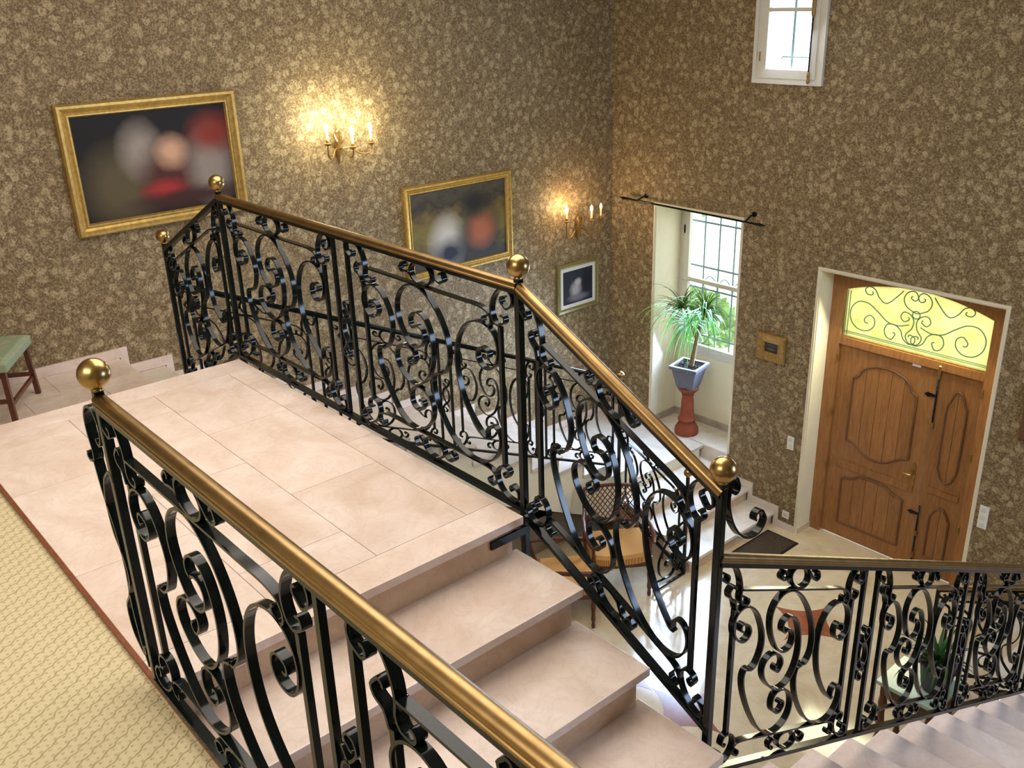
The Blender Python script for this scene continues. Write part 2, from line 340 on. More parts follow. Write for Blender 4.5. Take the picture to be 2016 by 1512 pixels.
DOOR = (2.651, 4.336, -.1, 2.821); NICHE = (.636, 1.744, ZC, 3.157); HIGH = (1.80, 2.455, 4.48, 5.75)
TOP = 6.7
wb = st(wall_with_holes('wall_back', -.3, 9.8, -.1, TOP, [DOOR, NICHE, HIGH], 'wallpaper'))
st(MB().box(-.3, 0, -10.2, 0, -.1, TOP).build('wall_left', 'wallpaper'))
st(MB().box(9.6, 9.8, -6.6, 0, -.1, TOP).build('wall_right', 'wallpaper'))
st(MB().box(9.6, 9.8, -10.2, -6.6, -.1, TOP).build('wall_hall_end', 'white_plaster'))
st(MB().box(-.3, 9.8, -10.4, -10.2, -.1, TOP).build('wall_front', 'white_plaster'))
st(MB().box(-.3, 9.8, -10.4, .5, TOP, TOP+.2).build('ceiling', 'white_plaster'))
fl = st(MB().box(-.3, 9.8, -10.2, 0, -.12, 0).build('floor', 'floor_marble'))
# door recess floor, niche floor, reveals
st(MB().box(DOOR[0], DOOR[1], 0, .5, -.12, 0).build('trim_1', 'floor_marble'))
b = MB().box(DOOR[0], DOOR[0]+.012, .0, .27, 0, DOOR[3]-.012).box(DOOR[1]-.012, DOOR[1], .0, .27, 0, DOOR[3]-.012).box(DOOR[0], DOOR[1], .0, .27, DOOR[3]-.012, DOOR[3])
st(b.build('trim_2', 'cream_plaster'))
b = MB().box(NICHE[0], NICHE[0]+.012, 0, .43, ZC, NICHE[3]-.012).box(NICHE[1]-.012, NICHE[1], 0, .43, ZC, NICHE[3]-.012).box(NICHE[0], NICHE[1], 0, .43, NICHE[3]-.012, NICHE[3])
b.box(NICHE[0]+.012, NICHE[1]-.012, .43, .5, ZC, 1.43)
st(b.build('trim_3', 'cream_plaster'))
st(MB().box(NICHE[0]+.012, NICHE[1]-.012, 0, .43, ZC-.05, ZC+.002).build('trim_4', 'pale_marble'))
b = MB().box(NICHE[0]+.012, NICHE[0]+.024, .02, .43, ZC+.002, ZC+.085).box(NICHE[0]+.024, NICHE[1]-.012, .418, .43, ZC+.002, ZC+.085)
st(b.build('baseboard_niche', 'grey_marble'))
st(MB().box(1.37, NICHE[1], -.014, 0, .29, ZC).build('baseboard_niche_front', 'pale_marble'))
def edge_trim(name, x0, x1, z0, z1, w=.028, bottom=False):
    b = MB().box(x0-w, x0, -.012, .012, z0, z1+w).box(x1, x1+w, -.012, .012, z0, z1+w).box(x0, x1, -.012, .012, z1, z1+w)
    return st(b.build(name, 'trim_paint'))
edge_trim('trim_5', DOOR[0], DOOR[1], 0, DOOR[3], .026); edge_trim('trim_6', NICHE[0], NICHE[1], ZC, NICHE[3], .02)

# ------------------------------------------------------------------ floors, landings, stairs
carpet = MB().box(2.0, 9.6, -10.2, YN-.012, ZA-.25, ZA-.012).build('floor_carpet', 'carpet'); st(carpet, 'cream patterned carpet of the upper hall beside the marble landing')
st(MB().box(2.3, BX2+.05, YN-.014, YN, ZA-.25, ZA+.004).build('trim_7', 'wood_trim'))
b = MB()
st(MB().box(BX2+.05, 9.6, YN-.014, YN+.02, ZA-.3, ZA+.004).build('trim_8', 'wood_trim'))
def tile(parent, x0, x1, y0, y1, zt, th, mat='pink_marble', gap=.0012, name='tile'):
    return MB().box(x0+gap, x1-gap, y0+gap, y1-gap, zt-th, zt).build(name, mat, parent, origin=((x0+x1)/2, (y0+y1)/2, zt), bevel=.0012)
def slab_body(name, mat, *boxes):
    b = MB()
    for q in boxes: b.box(*q)
    return b.build(name, mat)
# landing A
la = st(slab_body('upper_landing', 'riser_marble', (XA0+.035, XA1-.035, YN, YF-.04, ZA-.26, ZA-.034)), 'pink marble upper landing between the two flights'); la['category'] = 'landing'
WORG[la.name] = Vector((0, 0, 0))
xi = XA1-.163; yi = YF-.150
tile(la, XA0-.012, XA0+.165, YN, YF, ZA, .034, 'pink_marble'); tile(la, xi, XA1, YN, -6.38, ZA, .034); tile(la, xi, XA1, -6.38, YF, ZA, .034)
for x0, x1 in ((XA0+.165, 3.2), (3.2, 3.78), (3.78, xi)): tile(la, x0, x1, yi, YF, ZA, .034)
ys = (YN, -6.605, -6.182, yi)
for j in range(3):
    xsq = [XA0+.165, 2.86, 3.64, 4.43, xi] if j % 2 else [XA0+.165, 3.25, 4.04, xi]
    for i in range(len(xsq)-1): tile(la, xsq[i], xsq[i+1], ys[j], ys[j+1], ZA, .034)

def tread(parent, x0, x1, y0, y1, zt, mat): 
    return MB().box(x0, x1, y0, y1, zt-.036, zt).build('tread', mat, parent, origin=((x0+x1)/2, (y0+y1)/2, zt), bevel=.006)
def riser(parent, x0, x1, y0, y1, z0, z1, mat): return MB().box(x0, x1, y0, y1, z0, z1).build('riser', mat, parent, origin=((x0+x1)/2, (y0+y1)/2, z0))
def flight(name, label, steps, ax, sgn, lo, hi, mat, rmat, side_in=.035, soffit=.2, mass='riser_marble', lo_in=None, hi_in=None):
    """steps: list of (nose position along ax, z top, next nose position); descends along sgn*ax; lo..hi is the width on the other axis"""
    f = thing(name, label, 'staircase', (0, 0, 0), None, 'structure')
    li = lo+(side_in if lo_in is None else lo_in); hi_ = hi-(side_in if hi_in is None else hi_in)
    def mk(fn, a0, a1, b0, b1, *r):
        a0, a1 = min(a0, a1), max(a0, a1)
        return fn(f, a0, a1, b0, b1, *r) if ax == 'x' else fn(f, b0, b1, a0, a1, *r)
    for k in range(1, len(steps)):
        (n0, z0), (n1, z1) = steps[k-1], steps[k]
        mk(tread, n0-sgn*.05, n1, lo, hi, z1, mat)                      # tread k reaches back under nosing k-1
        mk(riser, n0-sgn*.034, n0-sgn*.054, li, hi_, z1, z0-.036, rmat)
    # solid core with sloping soffit
    b = MB(); pts = []
    for k in range(len(steps)):
        n, z = steps[k]; a = n-sgn*.054
        pts.append((a, z-.036));
        if k+1 < len(steps): pts.append((a, steps[k+1][1]-.036))
    a_end, z_end = pts[-1]; a0, z0 = pts[0]
    pts += soffit if isinstance(soffit, list) else [(a_end, z_end-soffit), (a0, z0-soffit)]
    if ax == 'x': b.prism(pts, lambda p, k: (p[0], (li+.002, hi_-.002)[k], p[1]))
    else: b.prism(pts, lambda p, k: ((li+.002, hi_-.002)[k], p[0], p[1]))
    b.build('stringer', mass, f)
    return f
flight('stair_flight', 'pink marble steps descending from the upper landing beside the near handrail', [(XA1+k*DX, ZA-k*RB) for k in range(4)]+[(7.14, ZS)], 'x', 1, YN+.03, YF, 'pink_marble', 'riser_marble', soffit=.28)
flight('stair_flight', 'marble steps hidden behind the far edge of the upper landing', [(XA0-k*DX, ZA-k*RB) for k in range(4)]+[(1.40, ZS)], 'x', -1, YN+.03, YF, 'pink_marble', 'riser_marble', soffit=.28)
# landing S
ls = st(slab_body('half_landing', 'riser_marble', (0.02, 1.39, -8.2, -5.56, ZS-.3, ZS-.034), (1.39, 1.62, YN+.03, -5.62, ZS-.3, ZS-.034)), 'pale marble half landing under the green stool'); ls['category'] = 'landing'
xs_, ys_ = [0.02, .42, .82, 1.42], [-8.2, -7.6, -7.1, -6.6, -6.1, -5.54]
for i in range(3):
    for j in range(5):
        o = .25 if i % 2 else 0
        tile(ls, xs_[i], xs_[i+1], ys_[j]+(o if j else 0), ys_[j+1]+(o if j < 4 else 0), ZS, .034, 'pink_marble')
# flight S along the left wall
GS, RS = .338, (ZS-ZC)/14
fs_ = flight('stair_flight', 'long pale marble flight along the wallpapered left wall', [(-5.54+GS*k, ZS-RS*k) for k in range(14)]+[(0.0, ZC)], 'y', 1, .02, 1.43, 'pale_marble', 'riser_marble', soffit=[(-.054, .0), (-.95, .0), (-5.594, 2.30)], mass='cream_plaster', lo_in=0, hi_in=.02)
# landing C is the last tread of that flight
fc = thing('stair_flight', 'short flight of marble steps below the potted palm niche', 'staircase', (0, 0, 0), None, 'structure')
CX = [1.36, 1.72, 2.06, 2.39]; CZ = [.60, .45, .30, .15]
for k in range(4):
    x0 = 1.43 if k == 0 else CX[k-1]-.05
    if k: tread(fc, x0, CX[k], YL+.03, -.002, CZ[k], 'pale_marble')
    riser(fc, CX[k]-.054, CX[k]-.034, YL+.06 if k else -1.14, -.002, 0, CZ[k]-.036, 'riser_marble')
MB().prism([(1.43, 0), (CX[3]-.054, 0), (CX[3]-.054, .114), (CX[2]-.054, .114), (CX[2]-.054, .264), (CX[1]-.054, .264), (CX[1]-.054, .40), (1.43, .40)], lambda p, k: (p[0], (YL+.06, -.01)[k], p[1])).build('stringer', 'pale_marble', fc)
# right-hand side: landing D, flight D, landing E, flight E
flight('stair_flight', 'marble flight descending behind the railing at the lower right', [(-5.75, ZS), (-5.385, 2.552)]+[(-5.056+.329*k, 2.406-.146*k) for k in range(12)]+[(-.002, ZC)], 'y', 1, 5.645, 7.15, 'pink_marble', 'riser_marble', soffit=.3, mass='cream_plaster', lo_in=.03, hi_in=0)
ld = MB().box(5.85, 7.15, YN+.03, -5.76, ZS-.3, ZS-.04).build('quarter_landing', 'riser_marble'); st(ld, 'marble quarter landing at the foot of the pink steps'); ld['category'] = 'landing'
fe = thing('stair_flight', 'short marble steps beyond the lower right railing', 'staircase', (0, 0, 0), None, 'structure')
EX = [7.157-x for x in CX]
for k in range(4):
    if k: tread(fe, EX[k], EX[k-1]+.05, YL+.03, -.002, CZ[k], 'pale_marble')
    riser(fe, EX[k]+.034, EX[k]+.054, YL+.06, -.002, 0, CZ[k]-.036, 'riser_marble')
# floor strip below flight S and baseboards
st(MB().box(.02, 1.05, -5.0, -1.2, 0, .02).build('trim_9', 'floor_marble'))
b = MB()
def skirt(name, segs, f, mat='pale_marble'):
    par = None
    o = MB()
    for pts in segs: o.prism(pts, f)
    return st(o.build(name, mat))
H = .077; TW = .058
def stepped(noses, zs, sgn, start, end):
    """outline of a stair skirting: list of quads"""
    q = []; cur = start
    for i, (n, z) in enumerate(zip(noses, zs)):
        e = n+sgn*TW; q.append([(cur, z), (e, z), (e, z+H), (cur, z+H)])
        if i+1 < len(zs): q.append([(n+sgn*.0, zs[i+1]), (e, zs[i+1]), (e, z), (n, z)]); cur = e
    return q
st_n = [-5.54+GS*k+.012 for k in range(14)]; st_z = [ZS-RS*k for k in range(14)]
sk = stepped(st_n+[-.001-TW], st_z+[ZC], 1, -8.2, 0)
skirt('baseboard_left', sk, lambda p, k: ((.001, .02)[k], p[0], p[1]), 'pink_marble')
sk = [[(0.02, ZC), (NICHE[0]-.03, ZC), (NICHE[0]-.03, ZC+H), (.02, ZC+H)]]
n2 = [2.037, 2.37]
sk += [[(NICHE[1]+.03, .30), (2.037+TW, .30), (2.037+TW, .30+H), (NICHE[1]+.03, .30+H)], [(2.045, .15), (2.037+TW, .15), (2.037+TW, .3), (2.045, .3)], [(2.037+TW, .15), (2.37+TW, .15), (2.37+TW, .15+H), (2.037+TW, .15+H)], [(2.378, 0), (2.37+TW, 0), (2.37+TW, .15), (2.378, .15)], [(2.37+TW, 0), (DOOR[0]-.002, 0), (DOOR[0]-.002, H-.01), (2.37+TW, H-.01)]]
skirt('baseboard_back', sk, lambda p, k: (p[0], (-.001, -.02)[k], p[1]), 'pale_marble')
skirt('baseboard_door', [[(.0, 0), (.23, 0), (.23, H-.01), (0, H-.01)]], lambda p, k: ((DOOR[0]+.012, DOOR[0]+.024)[k], p[0], p[1]), 'floor_marble')
skirt('baseboard_right', [[(DOOR[1]+.03, 0), (4.6, 0), (4.6, H), (DOOR[1]+.03, H)]], lambda p, k: (p[0], (-.001, -.02)[k], p[1]), 'pale_marble')

# floor inlay
def astroid(c, R, name='floor_inlay'):
    b = MB(); pts = []
    for q in range(4):
        for i in range(10):
            a = (q*PI/2)+i*PI/20; pts.append((c[0]+R*math.copysign(abs(math.cos(a))**3.2, math.cos(a)), c[1]+R*math.copysign(abs(math.sin(a))**3.2, math.sin(a))))
    b.prism(pts, lambda p, k: (p[0], p[1], (.0, .0015)[k])); return b.build(name, 'red_marble', fl)
astroid((3.58, -1.22), .37); astroid((3.56, -2.88), .37); astroid((2.94, -2.90), .30)
fl['label'] = 'cream polished stone floor with curved red inlays'
# ------------------------------------------------------------------ wrought-iron railings
def cr(pts, step=.012):
    """centripetal Catmull-Rom through 2-D points, resampled"""
    P = [Vector(p) for p in pts]; P = [P[0]*2-P[1]]+P+[P[-1]*2-P[-2]]; out = []
    for i in range(1, len(P)-2):
        p0, p1, p2, p3 = P[i-1:i+3]; t0 = 0; t1 = t0+max(1e-4, (p1-p0).length**.5); t2 = t1+max(1e-4, (p2-p1).length**.5); t3 = t2+max(1e-4, (p3-p2).length**.5)
        n = max(2, int((p2-p1).length/step+.5))
        for k in range(n):
            t = t1+(t2-t1)*k/n
            a1 = p0*((t1-t)/(t1-t0))+p1*((t-t0)/(t1-t0)); a2 = p1*((t2-t)/(t2-t1))+p2*((t-t1)/(t2-t1)); a3 = p2*((t3-t)/(t3-t2))+p3*((t-t2)/(t3-t2))
            b1 = a1*((t2-t)/(t2-t0))+a2*((t-t0)/(t2-t0)); b2 = a2*((t3-t)/(t3-t1))+a3*((t-t1)/(t3-t1)); out.append(b1*((t2-t)/(t2-t1))+b2*((t-t1)/(t2-t1)))
    out.append(P[-2].copy()); return out
def curl(a, b, c, r, deg):
    """spiral that carries on past c with the turn of a-b-c"""
    s = 1 if (b-a).x*(c-b).y-(b-a).y*(c-b).x > 0 else -1
    h = math.atan2(c.y-b.y, c.x-b.x); p = c.copy(); out = []; n = max(4, int(deg/14)); da = math.radians(deg)/n
    for i in range(n):
        rr = r*(1-.62*i/n); h += s*da; p = p+Vector((math.cos(h), math.sin(h)))*rr*da; out.append(p.copy())
    return out
def path(pts, c0=None, c1=None):
    o = cr(pts)
    if c1: o = o+curl(o[-7] if len(o) > 7 else o[0], o[-4] if len(o) > 4 else o[0], o[-1], *c1)
    if c0:
        q = o[::-1]; q = q+curl(q[-7], q[-4], q[-1], *c0); o = q[::-1]
    return o
def ell(cx, cy, rx, ry, n=30): return [Vector((cx+rx*math.cos(2*PI*i/n), cy+ry*math.sin(2*PI*i/n))) for i in range(n)]
MOT = [
 ('corner_scroll', path([(.03, .812), (.006, .824), (-.002, .85), (.011, .875), (.044, .886), (.084, .880), (.116, .854), (.139, .81), (.144, .772), (.141, .742), (.155, .720), (.182, .718)], (.02, 250), (.017, 230))),
 ('bar_scroll', path([(.116, .70), (.102, .735), (.074, .748), (.066, .768), (.082, .787)], None, (.017, 170))),
 ('corner_scroll', path([(1.079, .815), (1.10, .801), (1.124, .814), (1.134, .836), (1.126, .862), (1.086, .880), (1.052, .862), (1.023, .825), (1.011, .788), (1.015, .758), (1.029, .735), (1.052, .727), (1.076, .738)], (.018, 190), (.02, 220))),
 ('corner_scroll', path([(.083, .122), (.090, .138), (.110, .15), (.136, .152), (.16, .137), (.17, .106), (.15, .062), (.112, .029), (.064, .016), (.030, .027), (.022, .052), (.042, .076)], (.017, 210), (.02, 230))),
 ('corner_scroll', path([(1.080, .112), (1.088, .127), (1.075, .143), (1.046, .143), (1.017, .12), (1.007, .089), (1.017, .054), (1.037, .032), (1.064, .016), (1.092, .010), (1.122, .014), (1.138, .035), (1.135, .06), (1.115, .072)], (.018, 190), (.018, 220))),
 ('cross_bar', path([(.146, .779), (.35, .779), (.6, .779), (.8, .779), (.94, .778), (.988, .766), (1.008, .741), (1.003, .718), (.985, .710), (.966, .718)], None, (.016, 180))),
 ('cross_bar', path([(.182, .046), (.164, .052), (.160, .075), (.185, .100), (.24, .108), (.4, .108), (.6, .108), (.8, .108), (.92, .107), (.98, .10), (1.004, .08), (1.004, .052), (.987, .035), (.970, .038)], (.016, 190), (.016, 180))),
 ('ring', ell(.57, .832, .073, .047)),
 ('ring_tail', path([(.515, .800), (.488, .824), (.460, .824), (.434, .820), (.424, .836), (.437, .850)], None, (.014, 200))),
 ('ring_tail', path([(.62, .868), (.646, .850), (.675, .826), (.703, .819), (.724, .834), (.718, .848)], None, (.013, 200))),
 ('ring', ell(.585, .060, .072, .043)),
 ('ring_tail', path([(.525, .036), (.506, .058), (.488, .076), (.463, .074), (.445, .057), (.451, .042)], None, (.013, 200))),
 ('ring_tail', path([(.636, .090), (.648, .070), (.668, .048), (.695, .038), (.722, .046), (.732, .066), (.716, .078)], None, (.013, 190))),
 ('scroll', path([(.19, .636), (.216, .628), (.230, .605), (.216, .577), (.187, .561), (.15, .565), (.119, .591), (.110, .634), (.128, .676), (.173, .706), (.225, .706), (.272, .678), (.305, .632), (.322, .592), (.327, .548), (.314, .499), (.287, .454), (.253, .433), (.222, .436)], (.024, 220))),
 ('scroll', path([(.243, .440), (.216, .434), (.202, .407), (.206, .36), (.226, .309), (.259, .251), (.295, .202), (.338, .155), (.397, .121), (.470, .114), (.541, .146), (.583, .19), (.596, .245), (.58, .290), (.539, .316), (.491, .318), (.455, .301), (.438, .266), (.443, .231), (.469, .211), (.504, .212), (.526, .234)], None, (.022, 230))),
 ('scroll', path([(.491, .591), (.523, .600), (.55, .59), (.563, .564), (.553, .529), (.517, .504), (.473, .500), (.436, .517), (.406, .552), (.384, .592), (.374, .637), (.380, .682), (.405, .723), (.447, .757), (.49, .772), (.534, .773), (.582, .758), (.627, .728), (.666, .69), (.70, .64), (.722, .589), (.730, .539), (.724, .487), (.70, .447), (.674, .428), (.655, .434)])),
 ('scroll', path([(.491, .585), (.470, .595), (.468, .621), (.491, .648), (.53, .659), (.57, .645), (.598, .608), (.615, .557), (.618, .499), (.604, .437), (.575, .384), (.533, .345), (.482, .325), (.428, .332), (.382, .358), (.351, .393), (.345, .432), (.366, .469), (.409, .492), (.453, .489), (.482, .469), (.489, .444), (.475, .421)], None, (.024, 240))),
 ('scroll', path([(.968, .611), (.942, .614), (.920, .598), (.914, .57), (.931, .541), (.967, .531), (1.003, .541), (1.028, .568), (1.041, .613), (1.037, .652), (1.020, .684), (.99, .707), (.946, .717), (.897, .709), (.846, .681), (.806, .632), (.782, .569), (.777, .515), (.784, .45), (.802, .389), (.83, .338), (.868, .291), (.914, .249), (.946, .231), (.967, .236)], (.021, 230))),
 ('scroll', path([(.667, .437), (.646, .422), (.622, .413), (.609, .381), (.613, .328), (.634, .272), (.671, .217), (.715, .168), (.765, .134), (.815, .115), (.867, .107), (.929, .117), (.985, .147), (1.023, .194), (1.038, .24), (1.032, .277), (1.01, .296), (.983, .294), (.959, .273), (.954, .250), (.956, .233)])),
]
SORN = path([(.008, .556), (-.006, .572), (.004, .588), (.028, .584), (.037, .558), (.014, .525), (-.022, .497), (-.031, .456), (-.021, .414), (.002, .382), (.02, .352)], (.01, 120))
PW, HH = 1.155, .878
HPROF = [(-.017, .0), (.017, .0), (.021, .003), (.021, .009), (.0185, .011), (.0195, .017), (.017, .024), (.009, .029), (0, .031), (-.009, .029), (-.017, .024), (-.0195, .017), (-.0185, .011), (-.021, .009), (-.021, .003)]
def simplify(P, k): return P if k <= 1 else P[:-1:k]+[P[-1]]
def post(par, x, y, z0, z1, ball=True, w=.026):
    o = MB().box(x-w/2, x+w/2, y-w/2, y+w/2, z0, z1+(.02 if ball else 0)).build('post', 'iron', par, bevel=.003)
    if ball:
        z1 += .024; n = 14; R = .042; zc = z1+R
        prof = [(.0, z1-.004), (.015, z1-.004), (.015, z1+.001)]+[(R*math.sin(a), zc-R*math.cos(a)) for a in [.34+(PI-.34)*i/n for i in range(n+1)]]
        MB().lathe(prof, (x, y, 0), 28).build('ball_finial', 'brass_ball', o)
    return o
def railing(name, label, A, B, za, zb, n, lod=1, group=None, pa=None, pb=None, hr='brass', ext=0., bb=0.):
    """A, B: plan positions of the end posts; za, zb: reference level (base bar) there; n panels; pa/pb: (bottom, top of post, ball)"""
    A, B = Vector(A), Vector(B); L = (B-A).length; d = (B-A)/L; sl = (zb-za)/L; D3 = Vector((d.x, d.y, 0)); nr = Vector((-d.y, d.x, 0))
    rail = thing(name, label, 'railing', (A.x, A.y, za), group)
    def mp(s, t): return Vector((A.x, A.y, za))+D3*s+Vector((0, 0, sl*s+t+bb*(1-min(1, t/HH))))
    for P, z, spec in ((A, za, pa), (B, zb, pb)):
        if spec: post(rail, P.x, P.y, spec[0], spec[1], spec[2])
    MB().bar(mp(.0, .0), mp(L, .0), .030, .018).build('base_bar', 'iron', rail)
    MB().bar(mp(0, HH+.006), mp(L, HH+.006), .034, .014).build('top_bar', 'iron', rail)
    if hr: MB().sweep([mp(-ext, HH+.014), mp(L*.5, HH+.014), mp(L+ext, HH+.014)], HPROF if hr == 'brass' else [(a*.7, c*.7) for a, c in HPROF]).build('handrail', hr, rail, smooth=True)
    per = L/n
    for i in range(n):
        s0 = i*per+(.057 if i else .008); s1 = (i+1)*per-(.057 if i < n-1 else .008); w = s1-s0; k = w/PW
        if i:                                                    # pair of full bars with the S ornament between
            for s in (i*per-.057, i*per+.057): MB().bar(mp(s, 0), mp(s, HH), .017, .017, nr).build('bar', 'iron', rail)
            for q in (1, -1):
                pts = [mp(i*per+q*p.x, .449+q*(p.y-.449)) for p in simplify(SORN, lod)]
                MB().ribbon(pts, nr, .007, .022).build('small_scroll', 'iron', rail)
        MB().bar(mp(s0+.118*k, .15), mp(s0+.118*k, .705), .016, .016, nr).build('bar', 'iron', rail)
        MB().bar(mp(s0+1.055*k, .145), mp(s0+1.055*k, .727), .016, .016, nr).build('bar', 'iron', rail)
        for nm, pts in MOT:
            cl = nm == 'ring'; Q = simplify(pts, lod) if not cl else pts
            MB().ribbon([mp(s0+p.x*k, p.y+.006) for p in Q], nr, .0075, .024, cl).build(nm, 'iron', rail)
    return rail, mp
def flourish(rail, plane_o, d, pts, c0=None, c1=None, name='bracket_scroll', th=.008, dp=.024, mat='iron'):
    """loose scroll: pts are (s, z-offset) in the vertical plane through plane_o along d"""
    O = Vector(plane_o); D3 = Vector((d[0], d[1], 0)); nr = Vector((-d[1], d[0], 0))
    return MB().ribbon([O+D3*p.x+Vector((0, 0, p.y)) for p in path(pts, c0, c1)], nr, th, dp).build(name, mat, rail)

R1, _ = railing('landing_railing', 'black scrolled iron railing along the far edge of the pink landing', (BX1, BY), (BX2, BY), ZA, ZA, 2, 1, None, (ZA-.35, ZA+.913, True), (ZA-.9, ZA+.913, True), ext=.0)
z3 = ZA-(BX3-BX2)*RB/DX*.997
R2_, _ = railing('stair_railing', 'black scrolled iron railing sloping down beside the pink steps', (BX2, BY), (BX3, BY), ZA, z3, 1, 1, None, None, (1.9, z3+.913, True), bb=-.02)
MB().bar((XA1-.03, -5.76, ZA-.085), (XA1-.03, BY, ZA-.085), .012, .034).build('fixing_bracket', 'iron', R2_)
z0_ = 2.978
RP0, _ = railing('stair_railing', 'short iron railing sloping down from the landing corner toward the left wall', (BX0, BY), (BX1, BY), z0_, ZA, 1, 1, None, (2.3, z0_+.913, True), None, 'iron')
RW, _ = railing('wall_flight_railing', 'thin-looking iron railing beside the long flight at the left wall', (BX0, BY), (BX0, YL), 2.758, .898, 4, 2, None, None, (.2, .898+.875, True), 'iron', bb=-.04)
RC, _ = railing('niche_stair_railing', 'small iron railing descending to the hall floor below the niche', (BX0, YL), (2.334, YL), .443, .030, 1, 2, None, None, (0, 1.045, True), 'iron')
RD, mpD = railing('lower_stair_railing', 'black scrolled iron railing with brass rail at the lower right', (BX3, BY), (BX3, YL), 2.715, .764, 4, 1, None, None, (.2, 1.72, True), bb=.032)
RE, _ = railing('far_stair_railing', 'iron railing partly hidden behind the lower right railing', (4.735, YL), (5.695, YL), .136, .61, 1, 2, None, (0, 1.04, False), None)
RN, mpN = railing('gallery_railing', 'nearest black iron railing with brass handrail beside the carpet', (4.798, YN), (7.118, YN), ZA+.012, ZA+.012, 2, 1, None, (ZA-.05, ZA+.925, True), (ZA-.05, ZA+.925, True))
# bracket scrolls: newel at the foot of the pink steps
zt = z3+.875
flourish(RD, (BX3, BY, 0), (0, 1), [(.075, 3.855), (.058, 3.886), (.036, 3.862), (.028, 3.815), (.038, 3.766), (.063, 3.711), (.105, 3.660), (.154, 3.634), (.204, 3.634), (.233, 3.668), (.214, 3.706)], (.02, 230), (.026, 210))
flourish(RW, (BX0, BY, 0), (0, 1), [(.022, z0_+.855), (.05, z0_+.875), (.03, z0_+.825), (.02, z0_+.745), (.03, z0_+.675), (.07, z0_+.61), (.125, z0_+.59), (.168, z0_+.625), (.17, z0_+.67), (.15, z0_+.70)], (.02, 200), (.024, 200))
# end flare of the niche railing toward the chairs
flourish(RC, (2.334, YL, 0), (0, -1), [(.0, .93), (.05, .96), (.09, .90), (.10, .80), (.07, .70), (.03, .62), (.02, .5), (.05, .40), (.12, .34), (.17, .26), (.16, .15), (.10, .10), (.06, .16)], (.03, 220), (.035, 240))
flourish(RC, (2.334, YL, 0), (0, -1), [(.20, .52), (.27, .47), (.32, .402), (.375, .295), (.36, .161), (.278, .085), (.190, .090), (.150, .178), (.191, .255), (.255, .265)], (.03, 200), (.035, 240))
flourish(RC, (2.334, YL, 0), (0, -1), [(.10, .16), (.182, .10), (.264, .084), (.36, .09), (.43, .10), (.45, .06)], (.03, 160), (.022, 220))
flourish(RC, (2.334, YL, 0), (0, -1), [(.04, .60), (.12, .57), (.16, .48), (.12, .42), (.07, .45)], None, (.022, 200))
MB().bar((2.334, YL, .012), (2.334, YL-.44, .012), .022, .02).build('base_bar', 'iron', RC)
# gallery newel: half panel scrolls on its left side
no = (4.798, YN, ZA)
flourish(RN, no, (-1.15, 0), [(.03, .78), (.02, .80), (.018, .84), (.045, .877), (.085, .872), (.112, .84), (.118, .79), (.105, .73), (.11, .70), (.135, .69)], (.016, 200), (.016, 220))
flourish(RN, no, (-1.15, 0), [(.02, .70), (.06, .66), (.085, .58), (.075, .48), (.04, .42), (.03, .36), (.06, .28), (.10, .22), (.09, .13), (.05, .09)], (.018, 200), (.02, 230))
flourish(RN, no, (-1.15, 0), [(.115, .70), (.095, .60), (.06, .50), (.045, .38), (.055, .26), (.045, .14), (.02, .05)], None, None)

# ------------------------------------------------------------------ door
DY = .245
door = thing('door_1', 'oak double front door with scalloped panels and a glazed transom', None, ((DOOR[0]+DOOR[1])/2, DY, 0), None, 'structure')
x0, x1 = DOOR[0]+.012, DOOR[1]-.012; zt = DOOR[3]-.012
def arch(x): 
    u = (x-3.49)/.70; return 2.745-.13*u*u
b = MB()
for xa, xb, za, zb in ((x0, 2.785, 0, zt), (4.165, x1, 0, zt), (2.785, 4.165, 2.075, 2.150)): b.box(xa, xb, DY-.03, DY+.06, za, zb)
pts = [(2.785, zt), (2.785, arch(2.785))]+[(2.785+1.38*i/16, arch(2.785+1.38*i/16)) for i in range(1, 17)]+[(4.165, zt)]
b.prism(pts, lambda p, k: (p[0], (DY-.03, DY+.06)[k], p[1]))
b.build('door_frame', 'oak', door)
MB().box(2.785, 4.165, DY-.02, DY-.005, 2.150, 2.165).build('glazing_bead', 'old_gilt', door)
tp = [(2.785, 2.15), (4.165, 2.15)]+[(4.165-1.38*i/16, arch(4.165-1.38*i/16)) for i in range(17)]
tg = MB().prism(tp, lambda p, k: (p[0], (DY+.028, DY+.032)[k], p[1])).build('transom_glass', 'yellow_glass', door)
def grille(pts, c0=None, c1=None, mirror=True):
    for s in ((1, -1) if mirror else (1,)):
        P = [Vector((3.475+s*(p.x-3.475), DY+.018, p.y)) for p in path(pts, c0, c1)]
        MB().tube(simplify(P, 2), .0055, 5).build('transom_scroll', 'grille_glare_tint', tg)
grille([(2.995, 2.37), (3.035, 2.405), (3.085, 2.38), (3.09, 2.31), (3.03, 2.25), (2.93, 2.25), (2.855, 2.32), (2.845, 2.43), (2.91, 2.51), (3.01, 2.515), (3.12, 2.45), (3.22, 2.38), (3.33, 2.37), (3.42, 2.40)], (.035, 180))
grille([(3.41, 2.44), (3.37, 2.42), (3.335, 2.46), (3.36, 2.51), (3.42, 2.50), (3.46, 2.45), (3.45, 2.37), (3.40, 2.30), (3.43, 2.235), (3.50, 2.22)], (.02, 150), None)
grille([(3.30, 2.27), (3.27, 2.225), (3.22, 2.24), (3.195, 2.30), (3.22, 2.36), (3.29, 2.37), (3.35, 2.33), (3.38, 2.26), (3.44, 2.22), (3.49, 2.24), (3.49, 2.29), (3.45, 2.31)], (.02, 160), (.02, 160))
